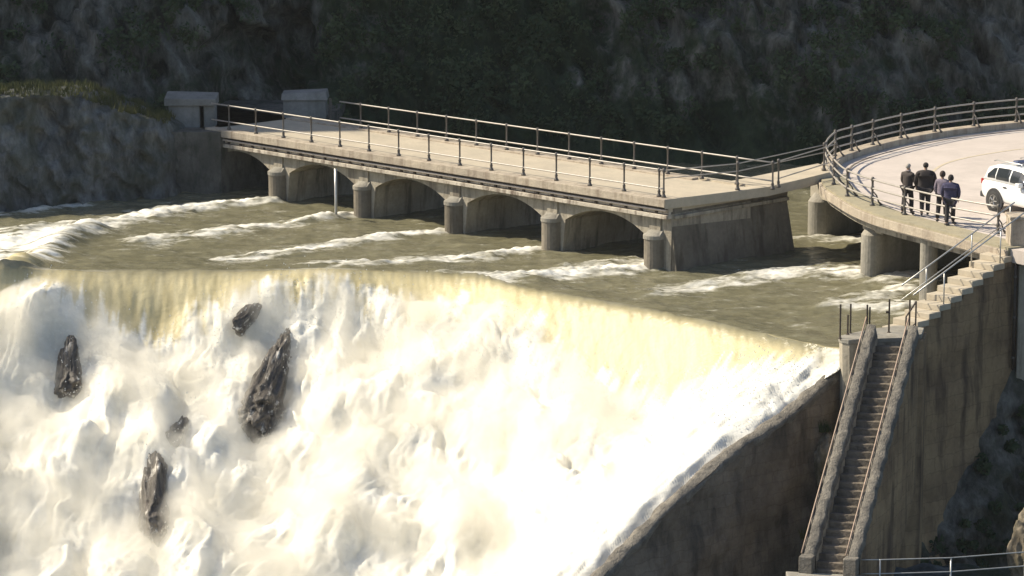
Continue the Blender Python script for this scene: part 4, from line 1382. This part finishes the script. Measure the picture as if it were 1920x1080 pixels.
# ================================================================== PEOPLE
def skin_obj(name, verts, edges, radii, mat, parent, root=0, levels=2):
    me = bpy.data.meshes.new(name)
    bm = bmesh.new(); lay = bm.verts.layers.skin.verify()
    vs = [bm.verts.new(v) for v in verts]
    for a, b in edges: bm.edges.new((vs[a], vs[b]))
    for i, v in enumerate(vs):
        r_ = radii[i]
        v[lay].radius = r_ if hasattr(r_, '__len__') else (r_, r_)
        v[lay].use_root = (i == root)
    bm.to_mesh(me); bm.free()
    me.materials.append(mat)
    o = bpy.data.objects.new(name, me); C.objects.link(o); o.parent = parent
    sk = o.modifiers.new('skin', 'SKIN'); sk.use_smooth_shade = True; sk.branch_smoothing = .3
    sb = o.modifiers.new('sub', 'SUBSURF'); sb.levels = 1; sb.render_levels = levels
    return o


M['skin'] = m_plain('skin', (.42, .26, .18), .6, 0, .15)


def cloth(name, col):
    return m_plain(name, col, .85, 0, .35, 14)


def person(loc, yaw, height, build, label, jacket, trousers, hair, hair_kind='short', jacket_low=.82, stride=.10, arms=((.06, .02), (.06, .02)), head_turn=0., extra=None):
    """faces +y in its own frame before yaw"""
    root = empty('person', loc, yaw)
    tag(root, label, 'person', 'people walking on the road platform')
    k = height / 1.72; b = build
    v, e, r_ = [], [], []

    def add(p_, rad, par=None):
        v.append((p_[0] * k, p_[1] * k, p_[2] * k)); r_.append((rad[0] * k, rad[1] * k) if hasattr(rad, '__len__') else rad * k)
        if par is not None: e.append((par, len(v) - 1))
        return len(v) - 1
    c = .88 * min(b, 1.0)
    pel = add((0, 0, .93), (.14 * c, .10 * c)); wa = add((0, 0, 1.08), (.12 * c, .09 * c), pel); ch = add((0, .0, 1.27), (.135 * c, .095 * c), wa)
    nb_ = add((0, -.005, 1.42), (.07, .06), ch); nk = add((0, .005, 1.49), .052, nb_)
    ct, stn = math.sin(head_turn), math.cos(head_turn)
    hb = add((.01 * ct, .02, 1.54), (.062, .07), nk); hm = add((.012 * ct, .022, 1.61), (.076, .09), hb); ht = add((.01 * ct, .012, 1.675), (.062, .075), hm)
    nose = add((.105 * -ct, .022 + .105 * stn, 1.595), .014, hm)
    joints = {}
    for s in (-1, 1):
        af, ab_ = arms[0 if s < 0 else 1]
        sh = add((s * (.14 * b + .03), -.005, 1.37), .048, ch)
        el_ = add((s * (.165 * b + .06), -.03 + af * .4, 1.13), .043, sh)
        wr = add((s * (.155 * b + .06), .04 + af, .90), .030, el_)
        pm = add((s * (.155 * b + .055), .06 + af * 1.1, .835), (.022, .038), wr)
        for q_ in range(4):
            f1 = add((s * (.155 * b + .058), .035 + af * 1.1 + .018 * q_, .78 - .004 * abs(q_ - 1.5)), .0095, pm)
            add((s * (.155 * b + .05), .045 + af * 1.1 + .016 * q_, .745 + .006 * abs(q_ - 1.5)), .008, f1)
        th = add((s * (.155 * b + .04), .105 + af * 1.1, .82), .010, pm); add((s * (.155 * b + .03), .115 + af * 1.1, .785), .008, th)
        joints[s] = (sh, el_, wr)
        st_ = stride * s
        hp_ = add((s * .09, 0, .88), .095 * (.5 + .5 * b), pel)
        kn = add((s * .095, .03 + st_ * .55, .49), .062, hp_)
        an = add((s * .095, -.02 + st_, .09), .042, kn)
        add((s * .10, .06 + st_, .045), .04, an)
        if s == -1: legs = [(hp_, kn, an)]
        else: legs.append((hp_, kn, an))
    skin_obj('body', v, e, r_, M['skin'], root)
    V = [Vector(p_) for p_ in v]
    # jacket
    jv, je, jr = [], [], []

    def ja(p_, rad, par=None):
        jv.append(tuple(p_)); jr.append(tuple(x * k for x in rad) if hasattr(rad, '__len__') else rad * k)
        if par is not None: je.append((par, len(jv) - 1))
        return len(jv) - 1
    j0 = ja(V[wa], (.175 * b, .135 * b)); j1 = ja(V[ch], (.19 * b, .14 * b), j0); j2 = ja(V[nb_] + Vector((0, -.005, .0)) * k, (.12 * b, .10), j1); j2b = ja(V[nk] + Vector((0, -.01, -.01)) * k, (.075, .07), j2)
    jl = ja(V[pel] + Vector((0, 0, -.03)) * k, (.19 * b, .15 * b), j0); jl2 = ja(Vector((0, -.005, jacket_low - .0)) * k, (.19 * b, .15 * b), jl)
    for s in (-1, 1):
        sh, el_, wr = joints[s]
        a = ja(V[sh] + Vector((0, 0, .0)), .08 * (.5 + .5 * b), j2); c = ja(V[el_], .068 * (.6 + .4 * b), a); ja(V[wr] + Vector((0, 0, .02)) * k, .052, c)
    skin_obj('jacket', jv, je, jr, jacket, root)
    tv, te, tr = [tuple(V[pel])], [], [(.165 * k * b, .125 * k * b)]
    for hp_, kn, an in legs:
        i = len(tv); tv += [tuple(V[hp_]), tuple(V[kn]), tuple(V[an] + Vector((0, 0, .0)))]; te += [(0, i), (i, i + 1), (i + 1, i + 2)]
        tr += [.11 * k * (.5 + .5 * b), .085 * k, .072 * k]
    skin_obj('trousers', tv, te, tr, trousers, root)
    for hp_, kn, an in legs:
        a = V[an]
        skin_obj('shoe', [(a.x, a.y - .04, .055), (a.x, a.y + .06, .05), (a.x, a.y + .17, .035)], [(0, 1), (1, 2)], [(.05, .05), (.048, .045), (.04, .03)], M['trim'], root)
    # hair: a cap over the back and top of the head
    bm = bmesh.new(); bmesh.ops.create_uvsphere(bm, u_segments=20, v_segments=14, radius=1)
    low = {'short': -.15, 'long': -1.0, 'hood': -1.0}[hair_kind]
    bmesh.ops.delete(bm, geom=[x for x in bm.verts if x.co.z < low and x.co.y > -.1 or (x.co.y > .45 and x.co.z < .45) or x.co.z < -.75], context='VERTS')
    sc_ = {'short': (.092, .108, .098), 'long': (.10, .115, .125), 'hood': (.112, .125, .125)}[hair_kind]
    for x in bm.verts:
        x.co = Vector((x.co.x * sc_[0] * k, x.co.y * sc_[1] * k + .006 * k, x.co.z * sc_[2] * k + (1.63 if hair_kind == 'short' else 1.61) * k))
    me = bpy.data.meshes.new('hair'); bm.to_mesh(me); bm.free(); me.shade_smooth(); me.materials.append(hair)
    ho = bpy.data.objects.new('hood' if hair_kind == 'hood' else 'hair', me); C.objects.link(ho); ho.parent = root
    so = ho.modifiers.new('solid', 'SOLIDIFY'); so.thickness = .012
    if extra: extra(root, k)
    return root


def scarf(root, k):
    mb = MB(); pts = [(.075 * k * math.cos(a), .075 * k * math.sin(a) + .0, 1.49 * k + .01 * math.sin(2 * a)) for a in np.linspace(0, 2 * math.pi, 15)]
    mb.tube(pts, .028 * k, 8); mb.build('scarf', cloth('pale_scarf', (.45, .38, .36)), root, smooth=True)


def bag(root, k):
    mb = MB(); mb.box(-.30 * k, -.22 * k, .05, .25, .80 * k, .98 * k); mb.build('bag', cloth('white_bag', (.7, .68, .66)), root, bevel=.02)


black = cloth('black_wool', (.032, .024, .022)); brown = cloth('dark_brown_wool', (.06, .047, .042)); navy = cloth('navy_padded', (.05, .046, .10)); plum = cloth('greyish_purple', (.21, .175, .22))
dark_tr = cloth('dark_denim', (.03, .026, .028)); hair_d = cloth('dark_hair', (.02, .016, .014)); hair_g = cloth('grey_hair', (.42, .38, .33)); hair_b = cloth('brown_hair', (.05, .03, .022))
person((13.25, 104.5, 2.32), R(-40), 1.70, 1.12, 'grey-haired person in a dark jacket with a pale scarf, walking furthest left', brown, dark_tr, hair_g, 'short', .80, .14, arms=((.16, .0), (.20, .0)), extra=scarf, head_turn=.9)
person((13.80, 104.2, 2.32), R(-8), 1.78, 1.5, 'broad man in a long black coat seen from behind, tallest of the walkers', black, dark_tr, hair_d, 'short', .68, .07)
person((14.2, 103.0, 2.32), R(-25), 1.68, 1.05, 'person in a greyish purple jacket half hidden behind the one in navy', plum, dark_tr, hair_b, 'long', .80, .16, head_turn=-.4)
person((14.38, 102.3, 2.32), R(-12), 1.66, 1.35, 'person in a long navy padded coat, nearest the car', navy, dark_tr, hair_d, 'long', .62, .20, arms=((.12, 0), (.02, 0)), head_turn=-.7)

# ================================================================== thin volume added over the valley to lift the darks
hz = MB().box(-140, 60, -20, 320, -16, 160)
hm = bpy.data.materials.new('dark_lift_haze'); hm.use_nodes = True
nt = hm.node_tree; nt.nodes.remove(nt.nodes['Principled BSDF'])
pv = nt.nodes.new('ShaderNodeVolumePrincipled')
pv.inputs['Color'].default_value = (.92, .95, 1.0, 1); pv.inputs['Density'].default_value = HAZE; pv.inputs['Anisotropy'].default_value = .0
nt.links.new(pv.outputs[0], nt.nodes['Material Output'].inputs['Volume'])
hz.build('haze', hm)['kind'] = 'stuff'
